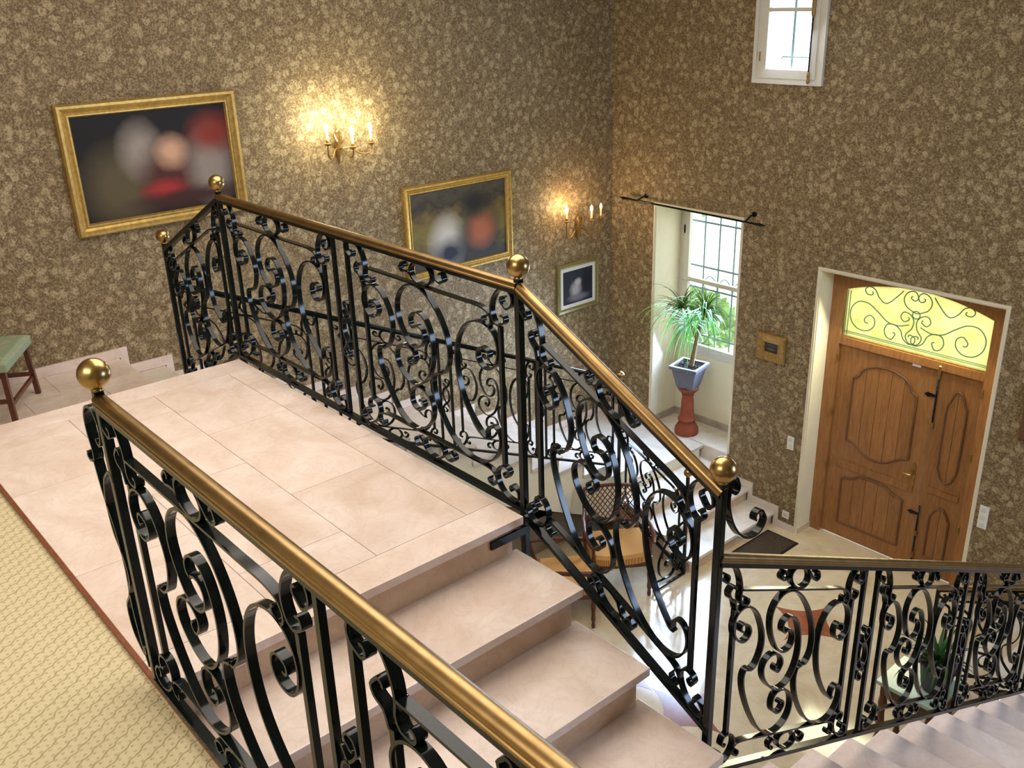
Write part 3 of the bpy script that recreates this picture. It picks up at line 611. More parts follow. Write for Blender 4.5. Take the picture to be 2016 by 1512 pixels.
grille([(3.03, 2.60), (2.99, 2.60), (2.965, 2.64), (3.0, 2.675), (3.06, 2.66), (3.11, 2.59), (3.18, 2.55), (3.30, 2.66), (3.33, 2.70)], (.02, 180))
grille([(3.42, 2.64), (3.455, 2.63), (3.475, 2.67), (3.44, 2.715), (3.38, 2.70), (3.345, 2.64), (3.37, 2.57), (3.44, 2.53), (3.475, 2.52)], (.018, 180))
MB().tube([Vector((3.475+.035*math.cos(a*PI/10), DY+.018, 2.505+.035*math.sin(a*PI/10))) for a in range(20)], .0055, 5, True).build('transom_scroll', 'grille_glare_tint', tg)
for zz in (2.185, 2.20): MB().bar((2.79, DY+.018, zz), (4.16, DY+.018, zz), .006, .006).build('transom_bar', 'grille_glare_tint', tg)
for xx in (2.80, 2.825, 4.15): MB().bar((xx, DY+.018, 2.16), (xx, DY+.018, 2.60), .006, .006).build('transom_bar', 'grille_glare_tint', tg)
def leaf(name, xa, xb, za, zb):
    return MB().box(xa, xb, DY, DY+.045, za, zb).build(name, 'oak', door, origin=((xa+xb)/2, DY, za))
def panel(lf, outline, nplank, mat='oak'):
    """raised boards behind a scalloped moulding"""
    xs = [p[0] for p in outline]; xa, xb = min(xs), max(xs); n = len(outline)
    def span(x):
        zs = []
        for i in range(n):
            (ax, az), (bx, bz) = outline[i], outline[(i+1) % n]
            if (ax-x)*(bx-x) <= 0 and abs(ax-bx) > 1e-6: zs.append(az+(bz-az)*(x-ax)/(bx-ax))
        return (min(zs), max(zs)) if zs else None
    for k in range(nplank):
        a, c = xa+(xb-xa)*k/nplank+.002, xa+(xb-xa)*(k+1)/nplank-.002; up_, lo_ = [], []
        for i in range(7):
            x = a+(c-a)*i/6; sp = span(min(max(x, xa+.004), xb-.004))
            if sp: up_.append((x, sp[1])); lo_.append((x, sp[0]))
        MB().prism(lo_+up_[::-1], lambda p, k: (p[0], (DY-.008, DY+.002)[k], p[1])).build('plank', mat, lf)
    P = [Vector((p[0], DY-.008, p[1])) for p in outline]; MB().tube(P, .011, 6, True).build('moulding', 'oak_dark', lf)
def smooth_closed(pts): return [(p.x, p.y) for p in cr(list(pts)+[pts[0]], .03)][:-1]
lf = leaf('door_leaf', 2.787, 3.752, .02, 2.072)
def sym(xa, xb, half): 
    c = (xa+xb)/2; return [(xa+(x*(c-xa)), z) for x, z in half]+[(xb-(x*(c-xa)), z) for x, z in half[::-1]]
up_pts = sym(2.962, 3.60, [(0, 1.112), (.0, 1.40), (0, 1.765), (.10, 1.775), (.19, 1.805), (.27, 1.86), (.42, 1.90), (.7, 1.935), (1, 1.945)])
lo_pts = sym(2.962, 3.60, [(1, .985), (.8, .99), (.62, 1.01), (.42, 1.055), (.25, 1.095), (.1, 1.108)])
ol = up_pts+lo_pts[::-1][:]
ol = up_pts+[(x, z) for x, z in sorted(lo_pts, key=lambda q: -q[0])]
panel(lf, ol, 5)
ol = [(2.962, .185), (2.962, .675)]+[(2.962+.638*u, z) for u, z in ((.05, .690), (.12, .694), (.20, .715), (.28, .755), (.5, .765), (.72, .755), (.80, .715), (.88, .694), (.95, .690))]+[(3.60, .675), (3.60, .185)]
panel(lf, ol, 5)
MB().box(2.87, 3.68, DY-.012, DY+.001, .795, .87).build('mid_rail', 'oak', lf); 
rl = leaf('door_leaf', 3.760, 4.163, .02, 2.072)
ol = sym(3.885, 4.055, [(0, 1.13), (-.05, 1.35), (-.05, 1.65), (0, 1.765), (.25, 1.80), (.42, 1.85), (.7, 1.90), (1, 1.91)])+[(x, z) for x, z in sorted(sym(3.885, 4.055, [(1, 1.0), (.7, 1.01), (.4, 1.04), (.15, 1.10)]), key=lambda q: -q[0])]
panel(rl, ol, 2)
ol = [(3.88, .20), (3.88, .62), (3.90, .66), (3.92, .70), (3.955, .735), (3.99, .735), (4.02, .70), (4.04, .66), (4.06, .62), (4.06, .20)]
panel(rl, ol, 2)
MB().box(3.83, 4.11, DY-.012, DY+.001, .86, .91).build('mid_rail', 'oak', rl)
for zz in (1.93, 1.36, .78, .21): MB().lathe([(0, -.045), (.009, -.04), (.011, 0), (.009, .04), (0, .045)], (2.784, DY-.032, zz), 10).build('hinge', 'bronze', door)
for zz in (1.96, 1.34, .6): MB().lathe([(0, -.045), (.009, -.04), (.011, 0), (.009, .04), (0, .045)], (4.166, DY-.032, zz), 10).build('hinge', 'bronze', door)
bl = MB().tube([(3.778, DY-.022, .05), (3.778, DY-.022, .70)], .008, 8).build('espagnolette_rod', 'iron', rl); MB().tube([(3.778, DY-.022, 1.55), (3.778, DY-.022, 2.0)], .009, 8).build('espagnolette_rod', 'iron', rl)
MB().lathe([(0, 1.50), (.016, 1.51), (.02, 1.53), (.012, 1.55), (.008, 1.57)], (3.778, DY-.022, 0), 12).build('bolt_knob', 'bronze', rl)
MB().lathe([(.006, 1.98), (.014, 2.0), (.009, 2.03), (.016, 2.06), (.014, 2.09), (.018, 2.11), (0, 2.13)], (3.778, DY-.022, 0), 12).build('bolt_knob', 'bronze', rl)
MB().lathe([(0, .13), (.012, .14), (.018, .17), (.010, .19), (.006, .21)], (3.778, DY-.022, 0), 12).build('bolt_knob', 'bronze', rl); MB().lathe([(0, .37), (.014, .38), (.018, .41), (.008, .43)], (3.778, DY-.022, 0), 12).build('bolt_knob', 'bronze', rl)
for zz in (1.812, .60): MB().prism([(3.66, zz), (3.69, zz+.022), (3.73, zz+.014), (3.765, zz+.012), (3.765, zz-.012), (3.73, zz-.014), (3.69, zz-.022)], lambda p, k: (p[0], (DY-.006, DY+.001)[k], p[1])).build('strap_clasp', 'iron', lf)
MB().prism([(3.648, .85), (3.682, .85), (3.688, .98), (3.682, 1.09), (3.665, 1.105), (3.648, 1.09), (3.642, .98)], lambda p, k: (p[0], (DY-.007, DY+.001)[k], p[1])).build('lock_plate', 'bronze', lf)
h_ = MB().tube([(3.665, DY-.005, .99), (3.665, DY-.05, .99), (3.65, DY-.058, .99), (3.59, DY-.055, .985)], [.008, .008, .010, .007], 8).build('door_handle', 'brass_ball', lf)
MB().box(3.52, 3.60, DY-.02, DY, 2.045, 2.068).build('door_contact', 'switch_white', lf, bevel=.003)

# ------------------------------------------------------------------ niche window
wn = thing('window_1', 'tall white window with outside iron bars in the plant niche', None, (1.2, .44, 1.43), None, 'structure')
WX0, WX1, WZ0, WZ1 = NICHE[0]+.012, NICHE[1]-.012, 1.43, NICHE[3]-.012; WY = .42
b = MB()
for q in ((WX0, WX0+.06, WZ0, WZ1), (WX1-.06, WX1, WZ0, WZ1), (WX0+.06, WX1-.06, WZ1-.05, WZ1), (WX0+.06, WX1-.06, WZ0, WZ0+.05)): b.box(q[0], q[1], WY, WY+.07, q[2], q[3])
b.build('window_frame', 'white_paint', wn)
b = MB()
for q in ((WX0+.062, WX0+.125, WZ0+.052, WZ1-.052), (WX1-.125, WX1-.062, WZ0+.052, WZ1-.052), (WX0+.125, WX1-.125, WZ1-.10, WZ1-.052), (WX0+.125, WX1-.125, WZ0+.052, WZ0+.11), (WX0+.125, WX1-.125, 2.255, 2.30)): b.box(q[0], q[1], WY-.012, WY+.035, q[2], q[3])
b.build('sash', 'white_paint', wn)
for za, zb in ((WZ0+.11, 2.255), (2.30, WZ1-.10)): MB().box(WX0+.125, WX1-.125, WY+.012, WY+.016, za, zb).build('pane', 'glass', wn)
for xx in (.87, 1.07, 1.27, 1.47): MB().tube([(xx, .56, 1.43), (xx, .56, 3.1)], .009, 6).build('grille_bar', 'window_grille', wn)
for zz in (2.90, 2.40, 2.15, 1.60): MB().bar((.66, .56, zz), (1.74, .56, zz), .008, .02).build('grille_bar', 'window_grille', wn)
for i in range(4):
    c = .87+.2*i+.1
    flourish(wn, (c-.1, .565, 2.275), (1, 0), [(.0, -.11), (.03, -.02), (.08, .03), (.12, .02), (.17, -.03), (.2, -.11)], (.02, 120), (.02, 120), 'grille_scroll', .008, .012, 'window_grille')
MB().lathe([(0, -.05), (.008, -.045), (.01, 0), (.008, .045), (0, .05)], (WX0+.061, WY-.014, 2.83), 10).build('hinge', 'iron', wn)
MB().lathe([(0, -.03), (.016, -.02), (.02, 0), (.016, .02), (0, .03)], (1.60, WY-.03, 1.85), 10).build('window_knob', 'bronze', wn)

# ------------------------------------------------------------------ high window
wh = thing('window_2', 'small white casement window high on the back wall', None, (2.13, 0, 4.44), None, 'structure')
HX0, HX1, HZ0, HZ1 = 1.766, 2.492, 4.44, 5.79
def frame(nm, x0, x1, z0, z1, w, ya, yb, mat, par, wb=None):
    wb = wb or w; b = MB().box(x0, x0+w, ya, yb, z0, z1).box(x1-w, x1, ya, yb, z0, z1).box(x0+w, x1-w, ya, yb, z0, z0+wb).box(x0+w, x1-w, ya, yb, z1-w, z1); return b.build(nm, mat, par)
frame('window_frame', HX0, HX1, HZ0, HZ1, .036, -.03, .0, 'white_paint', wh); frame('window_frame', HX0+.03, HX1-.03, HZ0+.03, HZ1-.03, .05, -.018, .03, 'white_paint', wh)
frame('sash', HX0+.078, HX1-.075, HZ0+.05, HZ1-.06, .062, -.028, .02, 'white_paint', wh, .075)
MB().box(HX0+.14, HX1-.137, -.022, .012, 5.05, 5.082).build('glazing_bar', 'white_paint', wh)
MB().box(HX0+.14, HX1-.137, -.004, .0, HZ0+.12, 5.05).build('pane', 'glass', wh); MB().box(HX0+.14, HX1-.137, -.004, .0, 5.082, HZ1-.12).build('pane', 'glass', wh)
MB().tube([(2.095, .10, 4.555), (2.095, .10, 4.62), (2.095, .10, 5.7)], [.002, .011, .011], 6).build('grille_bar', 'window_grille', wh); MB().tube([(1.985, .10, 4.645), (1.99, .10, 4.665), (2.30, .10, 4.665)], .006, 6).build('grille_bar', 'window_grille', wh)
MB().tube([(2.365, -.045, 4.55), (2.365, -.045, 5.7)], .0075, 8).build('espagnolette_rod', 'iron', wh)
MB().lathe([(0, 4.455), (.013, 4.465), (.015, 4.48), (.009, 4.50), (.014, 4.52), (.012, 4.55), (.008, 4.56)], (2.365, -.045, 0), 12).build('rod_tip', 'bronze', wh)
MB().lathe([(.008, 5.0), (.018, 5.04), (.012, 5.07), (.018, 5.1), (.014, 5.2), (.01, 5.26)], (2.365, -.045, 0), 12).build('rod_handle', 'bronze', wh)
MB().lathe([(0, 4.63), (.008, 4.635), (.009, 4.67), (.008, 4.71), (0, 4.715)], (HX0+.075, -.03, 0), 8).build('hinge', 'bronze', wh)
# ------------------------------------------------------------------ garden seen through the windows
st(MB().box(-14, 14, .55, 40, -.4, -.25).build('garden_lawn', 'lawn'), 'bright pale ground outside the windows')
def bush(label, c, r, h, n, mat='hedge_leaf'):
    b = MB(); rng = random.Random(len(label))
    for i in range(n):
        th, ph = rng.uniform(0, 2*PI), math.acos(rng.uniform(-.2, 1)); q = Vector((c[0]+r*math.sin(ph)*math.cos(th)*rng.uniform(.7, 1), c[1]+r*math.sin(ph)*math.sin(th)*rng.uniform(.7, 1), c[2]+h*(.25+.6*math.cos(ph)*rng.uniform(.7, 1))))
        a = Vector((rng.uniform(-1, 1), rng.uniform(-1, 1), rng.uniform(-1, 1))).normalized()*.10; e = a.orthogonal().normalized()*.05
        b.add([q-a, q+e, q+a, q-e], [(0, 1, 2, 3)])
    o = b.build('garden_bush', mat); tag(o, label, 'bush', None, 'stuff'); return o
bush('pale green garden shrub outside the niche window', (-2.6, 4.6, -.55), 1.0, 1.3, 900); bush('rounded garden shrub farther beyond the niche window bars', (-9.5, 13.5, -1.0), 2.4, 3.6, 1400)

# ------------------------------------------------------------------ pictures
def uvquad(name, pts, mat, par, th=.004, nrm=(1, 0, 0)):
    me = bpy.data.meshes.new(name); o = WORG.get(par.name, Vector((0, 0, 0))); n = Vector(nrm)*th
    P = [Vector(p)-o for p in pts]; vs = P+[p-n for p in P]
    me.from_pydata(vs, [], [(0, 1, 2, 3), (7, 6, 5, 4), (0, 4, 5, 1), (1, 5, 6, 2), (2, 6, 7, 3), (3, 7, 4, 0)])
    uv = me.uv_layers.new(name='UVMap'); C4 = [(0, 0), (1, 0), (1, 1), (0, 1)]
    for pl in me.polygons:
        for li in pl.loop_indices: uv.data[li].uv = C4[me.loops[li].vertex_index % 4]
    ob = bpy.data.objects.new(name, me); COL.objects.link(ob); me.materials.append(MAT[mat]); ob.parent = par; WORG[ob.name] = o; return ob
def picture(name, label, wall, a0, a1, z0, z1, prof, fmat, canvas, mat_w=0, tilt=0.):
    """prof: [(inset from outer edge, height off wall)] profile of the frame"""
    def P(a, z, h): return Vector((h, a, z)) if wall == 'L' else Vector((a, -h, z))
    pic = thing(name, label, 'picture', P((a0+a1)/2, z0, 0))
    C = [(a0, z0, 1, 1), (a1, z0, -1, 1), (a1, z1, -1, -1), (a0, z1, 1, -1)]
    k = len(prof); 
    for i in range(4):
        A, B_ = C[i], C[(i+1) % 4]; vs = [P(A[0]+A[2]*d, A[1]*1+A[3]*d, h) for d, h in prof]+[P(B_[0]+B_[2]*d, B_[1]+B_[3]*d, h) for d, h in prof]
        fs = [(j, j+1, k+j+1, k+j) for j in range(k-1)]+[(k-1, 0, k, 2*k-1), tuple(range(k-1, -1, -1)), tuple(range(k, 2*k))]
        MB().add(vs, fs).build('frame_side', fmat, pic)
    w = prof[-1][0]; h = prof[-1][1]-.004
    n = (1, 0, 0) if wall == 'L' else (0, -1, 0)
    if mat_w:
        uvquad('mount', [P(a0+w-.004, z0+w-.004, h), P(a1-w+.004, z0+w-.004, h), P(a1-w+.004, z1-w+.004, h), P(a0+w-.004, z1-w+.004, h)], 'switch_white', pic, .004, n); w += mat_w; h += .003
    uvquad('canvas', [P(a0+w-.004, z0+w-.004, h), P(a1-w+.004, z0+w-.004, h), P(a1-w+.004, z1-w+.004, h), P(a0+w-.004, z1-w+.004, h)], canvas, pic, .004, n)
    return pic
FP = [(0, .002), (0, .045), (.012, .062), (.03, .062), (.045, .045), (.062, .040), (.075, .050), (.085, .050), (.095, .03)]
picture('framed_painting', 'largest gilt-framed painting, very dark, on the left wall', 'L', -5.654, -4.314, 3.716, 4.652, FP, 'gilt', 'canvas_dark')
picture('framed_painting', 'gilt-framed olive painting between the two wall lamps', 'L', -2.804, -1.506, 2.765, 3.657, [(d*.8, h*.85) for d, h in FP], 'gilt', 'canvas_olive')
picture('framed_print', 'small dark print with white mount near the room corner', 'L', -.874, -.242, 1.974, 2.531, [(0, .002), (0, .03), (.008, .036), (.03, .03), (.045, .032), (.05, .022)], 'grey_gilt', 'engraving', .045)
picture('framed_painting', 'tiny dark picture in a broad gilt frame beside the front door', 'B', 2.026, 2.361, 1.797, 2.076, [(0, .002), (0, .03), (.015, .042), (.05, .036), (.075, .03), (.085, .034), (.095, .02)], 'old_gilt', 'small_canvas')
picture('framed_painting', 'wooden-framed picture cut off by the right edge of the view', 'B', 4.60, 5.10, 1.77, 2.25, [(0, .002), (0, .03), (.01, .038), (.045, .03), (.05, .02)], 'oak_dark', 'small_canvas')

# ------------------------------------------------------------------ wall sconces
def sconce(label, y, zb, bulbs, arms, power, colr, scale=1.):
    """y, zb: foot of the back plate; bulbs: list of (dy, dz, out, material)"""
    s = thing('wall_sconce', label, 'wall lamp', (0, y, zb), 'gilt three-arm wall lamps')
    M = Matrix.Rotation(PI/2, 4, 'Y')
    MB().lathe([(0, 0), (.008, .01), (.014, .05), (.030, .10), (.022, .13), (.034, .17), (.020, .20), (.028, .235), (.012, .26), (0, .275)], (.028, y, zb), 14).build('back_plate', 'bronze', s)
    MB().tube([(.03, y, zb+.27), (.035, y+.018, zb+.295), (.03, y, zb+.32), (.028, y-.012, zb+.345)], [.014, .012, .012, .003], 8).build('leaf_crest', 'bronze', s)
    for sgn in (-1, 1): MB().tube([(.035, y, zb+.15), (.07, y+sgn*.03, zb+.20), (.06, y+sgn*.045, zb+.25), (.05, y+sgn*.03, zb+.28)], [.01, .012, .010, .004], 7).build('leaf_crest', 'bronze', s)
    for (dy, dz, out, mt, on) in bulbs:
        X, Y, Z = out, y+dy, zb+dz
        P = [(.03, y, zb+.12), (.04+out*.2, y+dy*.30, zb+.15), (out*.6, y+dy*.50, zb+.10), (out*.85, y+dy*.75, zb+.065), (out, y+dy*1.05, zb+.09), (out, Y, Z-.14)]
        Q = []
        for i in range(len(P)-1):
            a, b_ = Vector(P[i]), Vector(P[i+1]); Q += [a.lerp(b_, t/3) for t in range(3)]
        Q.append(Vector(P[-1]))
        for _ in range(3): Q = [Q[0]]+[(Q[i-1]+Q[i]*2+Q[i+1])/4 for i in range(1, len(Q)-1)]+[Q[-1]]
        arm = MB().tube(Q, .0065, 7).build('arm', 'bronze', s)
        MB().lathe([(0, Z-.15), (.012, Z-.145), (.030, Z-.132), (.032, Z-.125), (.014, Z-.12), (.016, Z-.105), (.012, Z-.095)], (X, Y, 0), 14).build('drip_pan', 'bronze', arm)
        MB().lathe([(.0105, Z-.097), (.0105, Z-.03), (0, Z-.03)], (X, Y, 0), 12).build('candle_sleeve', 'candle_sleeve', arm)
        MB().lathe([(0, Z-.032), (.008, Z-.03), (.016, Z-.012), (.0175, Z+.003), (.012, Z+.022), (.005, Z+.036), (0, Z+.044)], (X, Y, 0), 12).build('bulb', mt, arm)
        if on:
            l = bpy.data.lights.new('sconce_light', 'POINT'); l.energy = power*on; l.color = colr; l.shadow_soft_size = .03
            lo = bpy.data.objects.new('sconce_light', l); COL.objects.link(lo); lo.location = (X+.03, Y, Z+.02)
sconce('lit gilt wall lamp between the two large paintings, glaring bright yellow', -3.43, 3.96, [(-.17, .33, .16, 'bulb_bright', 1), (.02, .29, .24, 'bulb_bright', 1), (.26, .29, .15, 'bulb_bright', .7)], 3, 13, (1, .90, .60))
sconce('dimmer gilt wall lamp with orange glow near the room corner', -.56, 2.75, [(-.24, .40, .10, 'bulb_bright', 1), (.03, .38, .20, 'bulb_dim', .5), (.245, .36, .13, 'bulb_low', 0)], 3, 8, (1, .66, .32))

# ------------------------------------------------------------------ curtain rod
rod = thing('curtain_rod', 'black iron curtain rod with spear tips above the plant niche', 'curtain rod', (1.2, -.15, 3.18))
MB().tube([(.36, -.15, 3.20), (2.0, -.15, 3.175)], .010, 10).build('pole', 'iron', rod)
for xa, xb, s in ((.36, .25, -1), (2.0, 2.12, 1)):
    MB().tube([(xa, -.15, 3.20 if s < 0 else 3.175), (xa+s*.02, -.15, 3.20 if s < 0 else 3.175), (xa+s*.05, -.15, 3.201 if s < 0 else 3.174), (xb, -.15, 3.203 if s < 0 else 3.173)], [.013, .013, .018, .002], 8).build('spear_finial', 'iron', rod)
for xx, zz in ((.50, 3.198), (1.88, 3.178)):
    MB().tube([(xx, -.001, 3.225), (xx, -.06, 3.222), (xx, -.15, zz)], .009, 8).build('bracket', 'iron', rod)
    MB().lathe([(0, 0), (.026, 0), (.026, .01), (0, .014)], (xx, 0, 3.225), 14, Matrix.Rotation(PI/2, 4, 'X')).build('wall_rose', 'iron', rod)

# ------------------------------------------------------------------ switches and sockets
def plate(label, x, z, w, h, n, sock=False, cat='light switch'):
    s = thing('wall_socket' if sock else 'light_switch', label, cat, (x, 0, z))
    MB().box(x-w/2, x+w/2, -.01, 0, z-h/2, z+h/2).build('cover_plate', 'switch_white', s, bevel=.003)
    for i in range(n):
        zz = z-h/2+h*(i+.5)/n
        if sock: MB().lathe([(0, .004), (.022, .004), (.024, 0), (.024, -.002)], (x, -.008, zz), 18, Matrix.Rotation(PI/2, 4, 'X')).build('socket_face', 'white_plaster', s)
        else: MB().box(x-w*.25, x+w*.25, -.014, -.009, zz-.02, zz+.02).build('rocker', 'white_paint', s, bevel=.002)
plate('white two-gang light switch left of the front door', 2.498, .988, .075, .145, 2)
plate('tall white three-gang switch right of the front door', 4.437, .949, .08, .22, 3)
plate('square white power socket low on the wall by the skirting', 2.516, .165, .08, .08, 1, True, 'socket')

# ------------------------------------------------------------------ potted palm on pedestal
px_, py_ = 1.10, .09
ped = MB().lathe([(0, ZC), (.165, ZC), (.172, ZC+.03), (.168, ZC+.07), (.14, ZC+.11), (.125, ZC+.125), (.11, ZC+.15), (.13, ZC+.165), (.133, ZC+.185), (.105, ZC+.21), (.098, ZC+.24), (.088, ZC+.40), (.078, ZC+.455), (.086, ZC+.465), (.086, ZC+.48), (.078, ZC+.49), (.10, ZC+.50), (.135, ZC+.53), (.148, ZC+.545), (.148, ZC+.565), (0, ZC+.565)], (px_, py_, 0), 32)
for q in ped.v: q.x = px_+(q.x-px_)*.78; q.y = py_+(q.y-py_)*.78
pedo = ped.build('pedestal', 'terracotta', None, origin=(px_, py_, ZC)); tag(pedo, 'terracotta baluster pedestal holding the palm pot', 'pedestal')
zp = ZC+.565; pal = thing('potted_palm', 'drooping ponytail palm in a square grey pot on the pedestal', 'plant', (px_, py_, zp))
def frus(b, c, w0, w1, z0, z1, ang):
    M = Matrix.Rotation(ang, 4, 'Z'); vs = [Vector(c)+M @ Vector((sx*w/2, sy*w/2, z)) for w, z in ((w0, z0), (w1, z1)) for sx, sy in ((-1, -1), (1, -1), (1, 1), (-1, 1))]
    return b.add(vs, [(3, 2, 1, 0), (4, 5, 6, 7)]+[(i, (i+1) % 4, 4+(i+1) % 4, 4+i) for i in range(4)])
an = math.radians(12)
frus(MB(), (px_, py_, 0), .19, .295, zp, zp+.245, an).build('pot', 'grey_glaze', pal, bevel=.006)
b = MB(); M = Matrix.Rotation(an, 4, 'Z')
for sx, sy, lx, ly in ((0, -1, .33, .028), (0, 1, .33, .028), (-1, 0, .028, .274), (1, 0, .028, .274)):
    cx, cy = sx*.151, sy*.151; vs = [Vector((px_, py_, 0))+M @ Vector((cx+i*lx/2, cy+j*ly/2, z)) for z in (zp+.232, zp+.268) for j in (-1, 1) for i in (-1, 1)]
    b.add(vs, [(0, 2, 3, 1), (4, 5, 7, 6), (0, 1, 5, 4), (2, 6, 7, 3), (0, 4, 6, 2), (1, 3, 7, 5)])
b.build('pot_rim', 'grey_glaze', pal)
b = MB(); vs = []
for q in range(110):
    x, y = random.uniform(-.12, .12), random.uniform(-.12, .12); c = Vector((px_, py_, zp+.25))+M @ Vector((x, y, 0)); r = random.uniform(.012, .022)
    b.add([c+Vector(d)*r for d in ((1, 0, 0), (-1, 0, 0), (0, 1, 0), (0, -1, 0), (0, 0, 1), (0, 0, -1))], [(0, 2, 4), (2, 1, 4), (1, 3, 4), (3, 0, 4), (2, 0, 5), (1, 2, 5), (3, 1, 5), (0, 3, 5)])
frus(MB(), (px_, py_, 0), .268, .272, zp+.246, zp+.252, an).build('soil', 'soil', pal)
so = b.build('pebbles', 'soil', pal); so['kind'] = 'stuff'
tp_ = [(px_+.02, py_, zp+.22), (px_+.04, py_, zp+.33), (px_+.055, py_+.01, zp+.45), (px_+.07, py_+.02, zp+.58), (px_+.07, py_+.02, zp+.66)]
MB().tube(tp_, [.038, .028, .024, .023, .021], 10).build('trunk', 'bark', pal)
heads = [((px_-.12, py_-.02, zp+.90), 80), ((px_+.18, py_+.0, zp+.92), 90), ((px_+.04, py_-.06, zp+.76), 60)]
for h, n in heads: MB().tube([tp_[3], ((tp_[4][0]+h[0])/2, (tp_[4][1]+h[1])/2, (tp_[4][2]+h[2])/2), h], [.022, .018, .016], 8).build('stem', 'bark', pal)
def strap_leaf(par, base, az, el, L, w, droop, mat, name='leaf'):
    n = 9; p = Vector(base); vs = []; fs = []; d = Vector((math.cos(az)*math.cos(el), math.sin(az)*math.cos(el), math.sin(el))); st_ = L/n
    for i in range(n+1):
        side = d.cross(Vector((0, 0, 1)))
        if side.length < .05: side = Vector((math.cos(az+PI/2), math.sin(az+PI/2), 0))
        side.normalize(); ww = w*(1-(i/n)**1.6)*(.75+.25*min(1, i/2)); q = side*ww/2
        vs += [p-q, p+q, p+side.cross(d)*ww*.18]
        if i < n: p = p+d*st_; d = (d+Vector((0, 0, -droop*(.5+i/n)))).normalized()
    for i in range(n): a, b_ = i*3, i*3+3; fs += [(a, b_, b_+2, a+2), (a+2, b_+2, b_+1, a+1)]
    return MB().add(vs, fs).build(name, mat, par, smooth=True)
for h, n in heads:
    for i in range(n):
        el = random.uniform(.1, 1.35) if i > n*.35 else random.uniform(-.5, .5); az = random.uniform(0, 2*PI)
        L = random.uniform(.40, .66)
        if math.sin(az) > 0: L *= .62                                   # stays clear of the window behind
        strap_leaf(pal, h, az, el, L, random.uniform(.014, .022), random.uniform(.22, .42), 'leaf_green')

# ------------------------------------------------------------------ upholstered stool on the half landing
ZST = 3.20
sc_ = Vector((.317, -6.186)); e1 = Vector((.86, -.50)).normalized(); e2 = Vector((-.50, -.86)).normalized(); e2 = Vector((-e1.y*-1, e1.x*-1)) if False else Vector((e1.y, -e1.x))
stool = thing('footstool', 'low wooden stool with worn green floral seat on the half landing', 'stool', (.5, -6.6, ZS))
A2, B2 = .58, .46
def sp(a, b_, z): q = sc_+e1*a+e2*b_; return Vector((q.x, q.y, z))
b = MB(); vs = [sp(a, c, z) for z, g in ((ZST-.075, .0), (ZST-.02, .0)) for a, c in ((g, g), (A2-g, g), (A2-g, B2-g), (g, B2-g))]
vs += [sp(a, c, ZST) for a, c in ((.03, .03), (A2-.03, .03), (A2-.03, B2-.03), (.03, B2-.03))]
b.add(vs, [(3, 2, 1, 0), (8, 9, 10, 11)]+[(i, (i+1) % 4, 4+(i+1) % 4, 4+i) for i in range(4)]+[(4+i, 4+(i+1) % 4, 8+(i+1) % 4, 8+i) for i in range(4)])
b.build('seat', 'floral_seat', stool, bevel=.008)
for a, c in ((.04, .04), (A2-.04, .04), (A2-.04, B2-.04), (.04, B2-.04)):
    p0, p1 = sp(a, c, ZST-.07), sp(a+(a-A2/2)*.10, c+(c-B2/2)*.06, ZS+.001); MB().bar(p1, p0, .034, .034, (e1.x, e1.y, 0)).build('leg', 'mahogany', stool, bevel=.004)
for c in (.04, B2-.04): MB().bar(sp(.04, c, ZS+.13), sp(A2-.04, c, ZS+.13), .022, .026).build('stretcher', 'mahogany', stool)
for a in (.04, A2-.04): MB().bar(sp(a, .04, ZS+.16), sp(a, B2-.04, ZS+.16), .022, .026).build('stretcher', 'mahogany', stool)

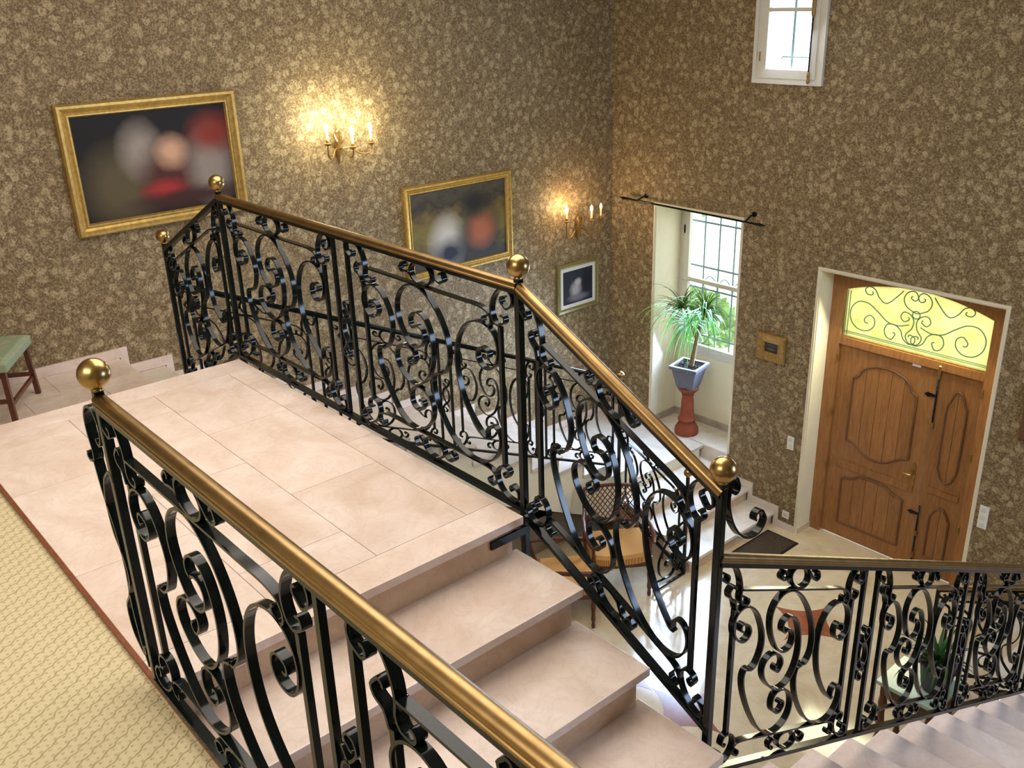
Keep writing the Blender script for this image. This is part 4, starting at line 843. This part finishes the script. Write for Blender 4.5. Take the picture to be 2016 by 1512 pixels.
# ------------------------------------------------------------------ cane armchairs in the hall
def armchair(label, c, face, s=1.):
    ch = thing('cane_armchair', label, 'armchair', (c[0], c[1], 0), 'cane armchairs under the stairs')
    f = Vector((face[0], face[1], 0)).normalized(); r = Vector((f.y, -f.x, 0)); C = Vector((c[0], c[1], 0))
    def P(a, b_, z): return C+r*a*s+f*b_*s+Vector((0, 0, z*s))
    w, d = .27, .25
    turn = [(.016, 0), (.02, .03), (.014, .06), (.024, .10), (.018, .16), (.026, .24), (.020, .30), (.026, .36), (.022, .44)]
    for a, b_ in ((-w, d), (w, d)): MB().lathe([(q*s, z*s) for q, z in turn]+[(0, .44*s)], P(a, b_, 0), 12).build('leg', 'mahogany', ch)
    for a in (-w, w): MB().tube([P(a*.92, -d-.04, 0), P(a*.95, -d, .25), P(a*.95, -d, .44), P(a*.95, -d-.07, .70), P(a*.93, -d-.12, .86)], [.018, .02, .021, .018, .016], 8).build('leg', 'mahogany', ch)
    b = MB()
    for k in range(4):
        q = [(-w, d), (w, d), (w*.95, -d), (-w*.95, -d)]; b.bar(P(*q[k], .37), P(*q[(k+1) % 4], .37), .03, .06)
    b.build('seat_rail', 'mahogany', ch)
    n = 10; vs = []; fs = []                                              # padded seat with rounded front
    out = [(-w-.01, -d+.02), (w+.01, -d+.02), (w+.02, d-.02)]+[(w*math.cos(t), d-.02+.07*math.sin(t)) for t in [i*PI/8 for i in range(1, 8)]]+[(-w-.02, d-.02)]
    k = len(out); vs = [P(a, b_, .39) for a, b_ in out]+[P(a, b_, .455) for a, b_ in out]+[P(a*.9, b_*.9, .48) for a, b_ in out]
    MB().add(vs, [tuple(range(k-1, -1, -1)), tuple(range(2*k, 3*k))]+[(i, (i+1) % k, k+(i+1) % k, k+i) for i in range(k)]+[(k+i, k+(i+1) % k, 2*k+(i+1) % k, 2*k+i) for i in range(k)]).build('seat_cushion', 'striped_cushion', ch)
    def bk(u, v): return P(w*.93*(2*u-1), -d-.07-.05*v-.02*(1-(2*u-1)**2), .50+.36*v)
    fr = MB(); fr.tube([bk(i/10, 1+.05*(1-(i/5-1)**2)) for i in range(11)], .018*s, 8); fr.build('top_rail', 'mahogany', ch); MB().tube([bk(i/10, 0) for i in range(11)], .014*s, 8).build('back_rail', 'mahogany', ch)
    lat = MB()
    for i in range(-5, 11):
        for sg in (1, -1):
            pts = []
            for t in range(9):
                v = t/8; u = i/10+(v*.55 if sg > 0 else .55*(1-v))
                if 0 <= u <= 1: pts.append(bk(u, v))
            if len(pts) > 1: lat.tube(pts, .0055*s, 5)
    lo = lat.build('cane_lattice', 'rattan', ch); lo['kind'] = 'stuff'
    for a in (-1, 1):
        MB().tube([P(a*w*.95, -d-.06, .68), P(a*(w+.03), -d+.12, .665), P(a*(w+.05), .08, .65), P(a*(w+.04), d-.02, .635), P(a*(w+.02), d+.05, .61)], [.015, .018, .022, .024, .018], 8).build('armrest', 'mahogany', ch)
        MB().lathe([(.014*s, .44*s), (.022*s, .48*s), (.014*s, .52*s), (.02*s, .58*s), (.016*s, .64*s)], P(a*w, d, 0), 10).build('arm_post', 'mahogany', ch)
    return ch
armchair('cane armchair with gold striped seat beside the niche stair foot', (1.98, -2.00), (.82, -.57), .98)
armchair('cane armchair half hidden behind the pink steps', (1.98, -2.69), (.60, .80), .93)
# wall closing the space under the long flight
st(MB().box(1.02, 1.08, -5.5, -1.2, 0, .55).prism([(-5.5, .55), (-1.2, .35), (-1.2, .45), (-5.5, 2.72)], lambda p, k: ((1.02, 1.08)[k], p[0], p[1])).build('wall_under_flight', 'shaded_plaster'))

# ------------------------------------------------------------------ doormat
dm = thing('doormat', 'dark brown doormat with black border by the front door', 'mat', (2.6, -.47, 0))
b = MB(); mq = [(2.28, -.16), (2.735, -.16), (2.735, -.78), (2.28, -.78)]
MB().box(2.42, 2.79, -.79, -.16, .0, .010).build('rubber_border', 'black_rubber', dm); MB().box(2.442, 2.768, -.765, -.185, .010, .014).build('mat_pile', 'doormat', dm)

# ------------------------------------------------------------------ green-topped table with plant under the lower right railing
gt = thing('hall_table', 'stone-topped table with turned mahogany legs behind the lower right railing', 'table', (4.93, -2.1, 0))
TX, TY = 4.98, -2.10
MB().box(TX-.22, TX+.22, TY-.20, TY+.20, .67, .70).build('table_top', 'green_stone', gt, bevel=.006); MB().box(TX-.19, TX+.19, TY-.17, TY+.17, .58, .67).build('apron', 'mahogany', gt)
for a in (-1, 1):
    for c in (-1, 1): MB().lathe([(.016, 0), (.026, .05), (.016, .10), (.03, .18), (.018, .24), (.030, .34), (.022, .42), (.032, .5), (.024, .58)], (TX+a*.17, TY+c*.15, 0), 14).build('leg', 'mahogany', gt)
pp = thing('potted_plant', 'leafy plant in a dark purple pot on the stone-topped table', 'plant', (TX+.10, TY+.02, .70))
MB().lathe([(0, .70), (.085, .70), (.095, .74), (.12, .90), (.128, .91), (.12, .92), (.105, .905), (0, .90)], (TX+.10, TY+.02, 0), 24).build('pot', 'dark_pot', pp)
for i in range(46): strap_leaf(pp, (TX+.10+random.uniform(-.04, .04), TY+.02+random.uniform(-.04, .04), .89), random.uniform(0, 2*PI), random.uniform(.25, 1.35), random.uniform(.22, .42), random.uniform(.022, .04), random.uniform(.10, .3), 'leaf_dark')
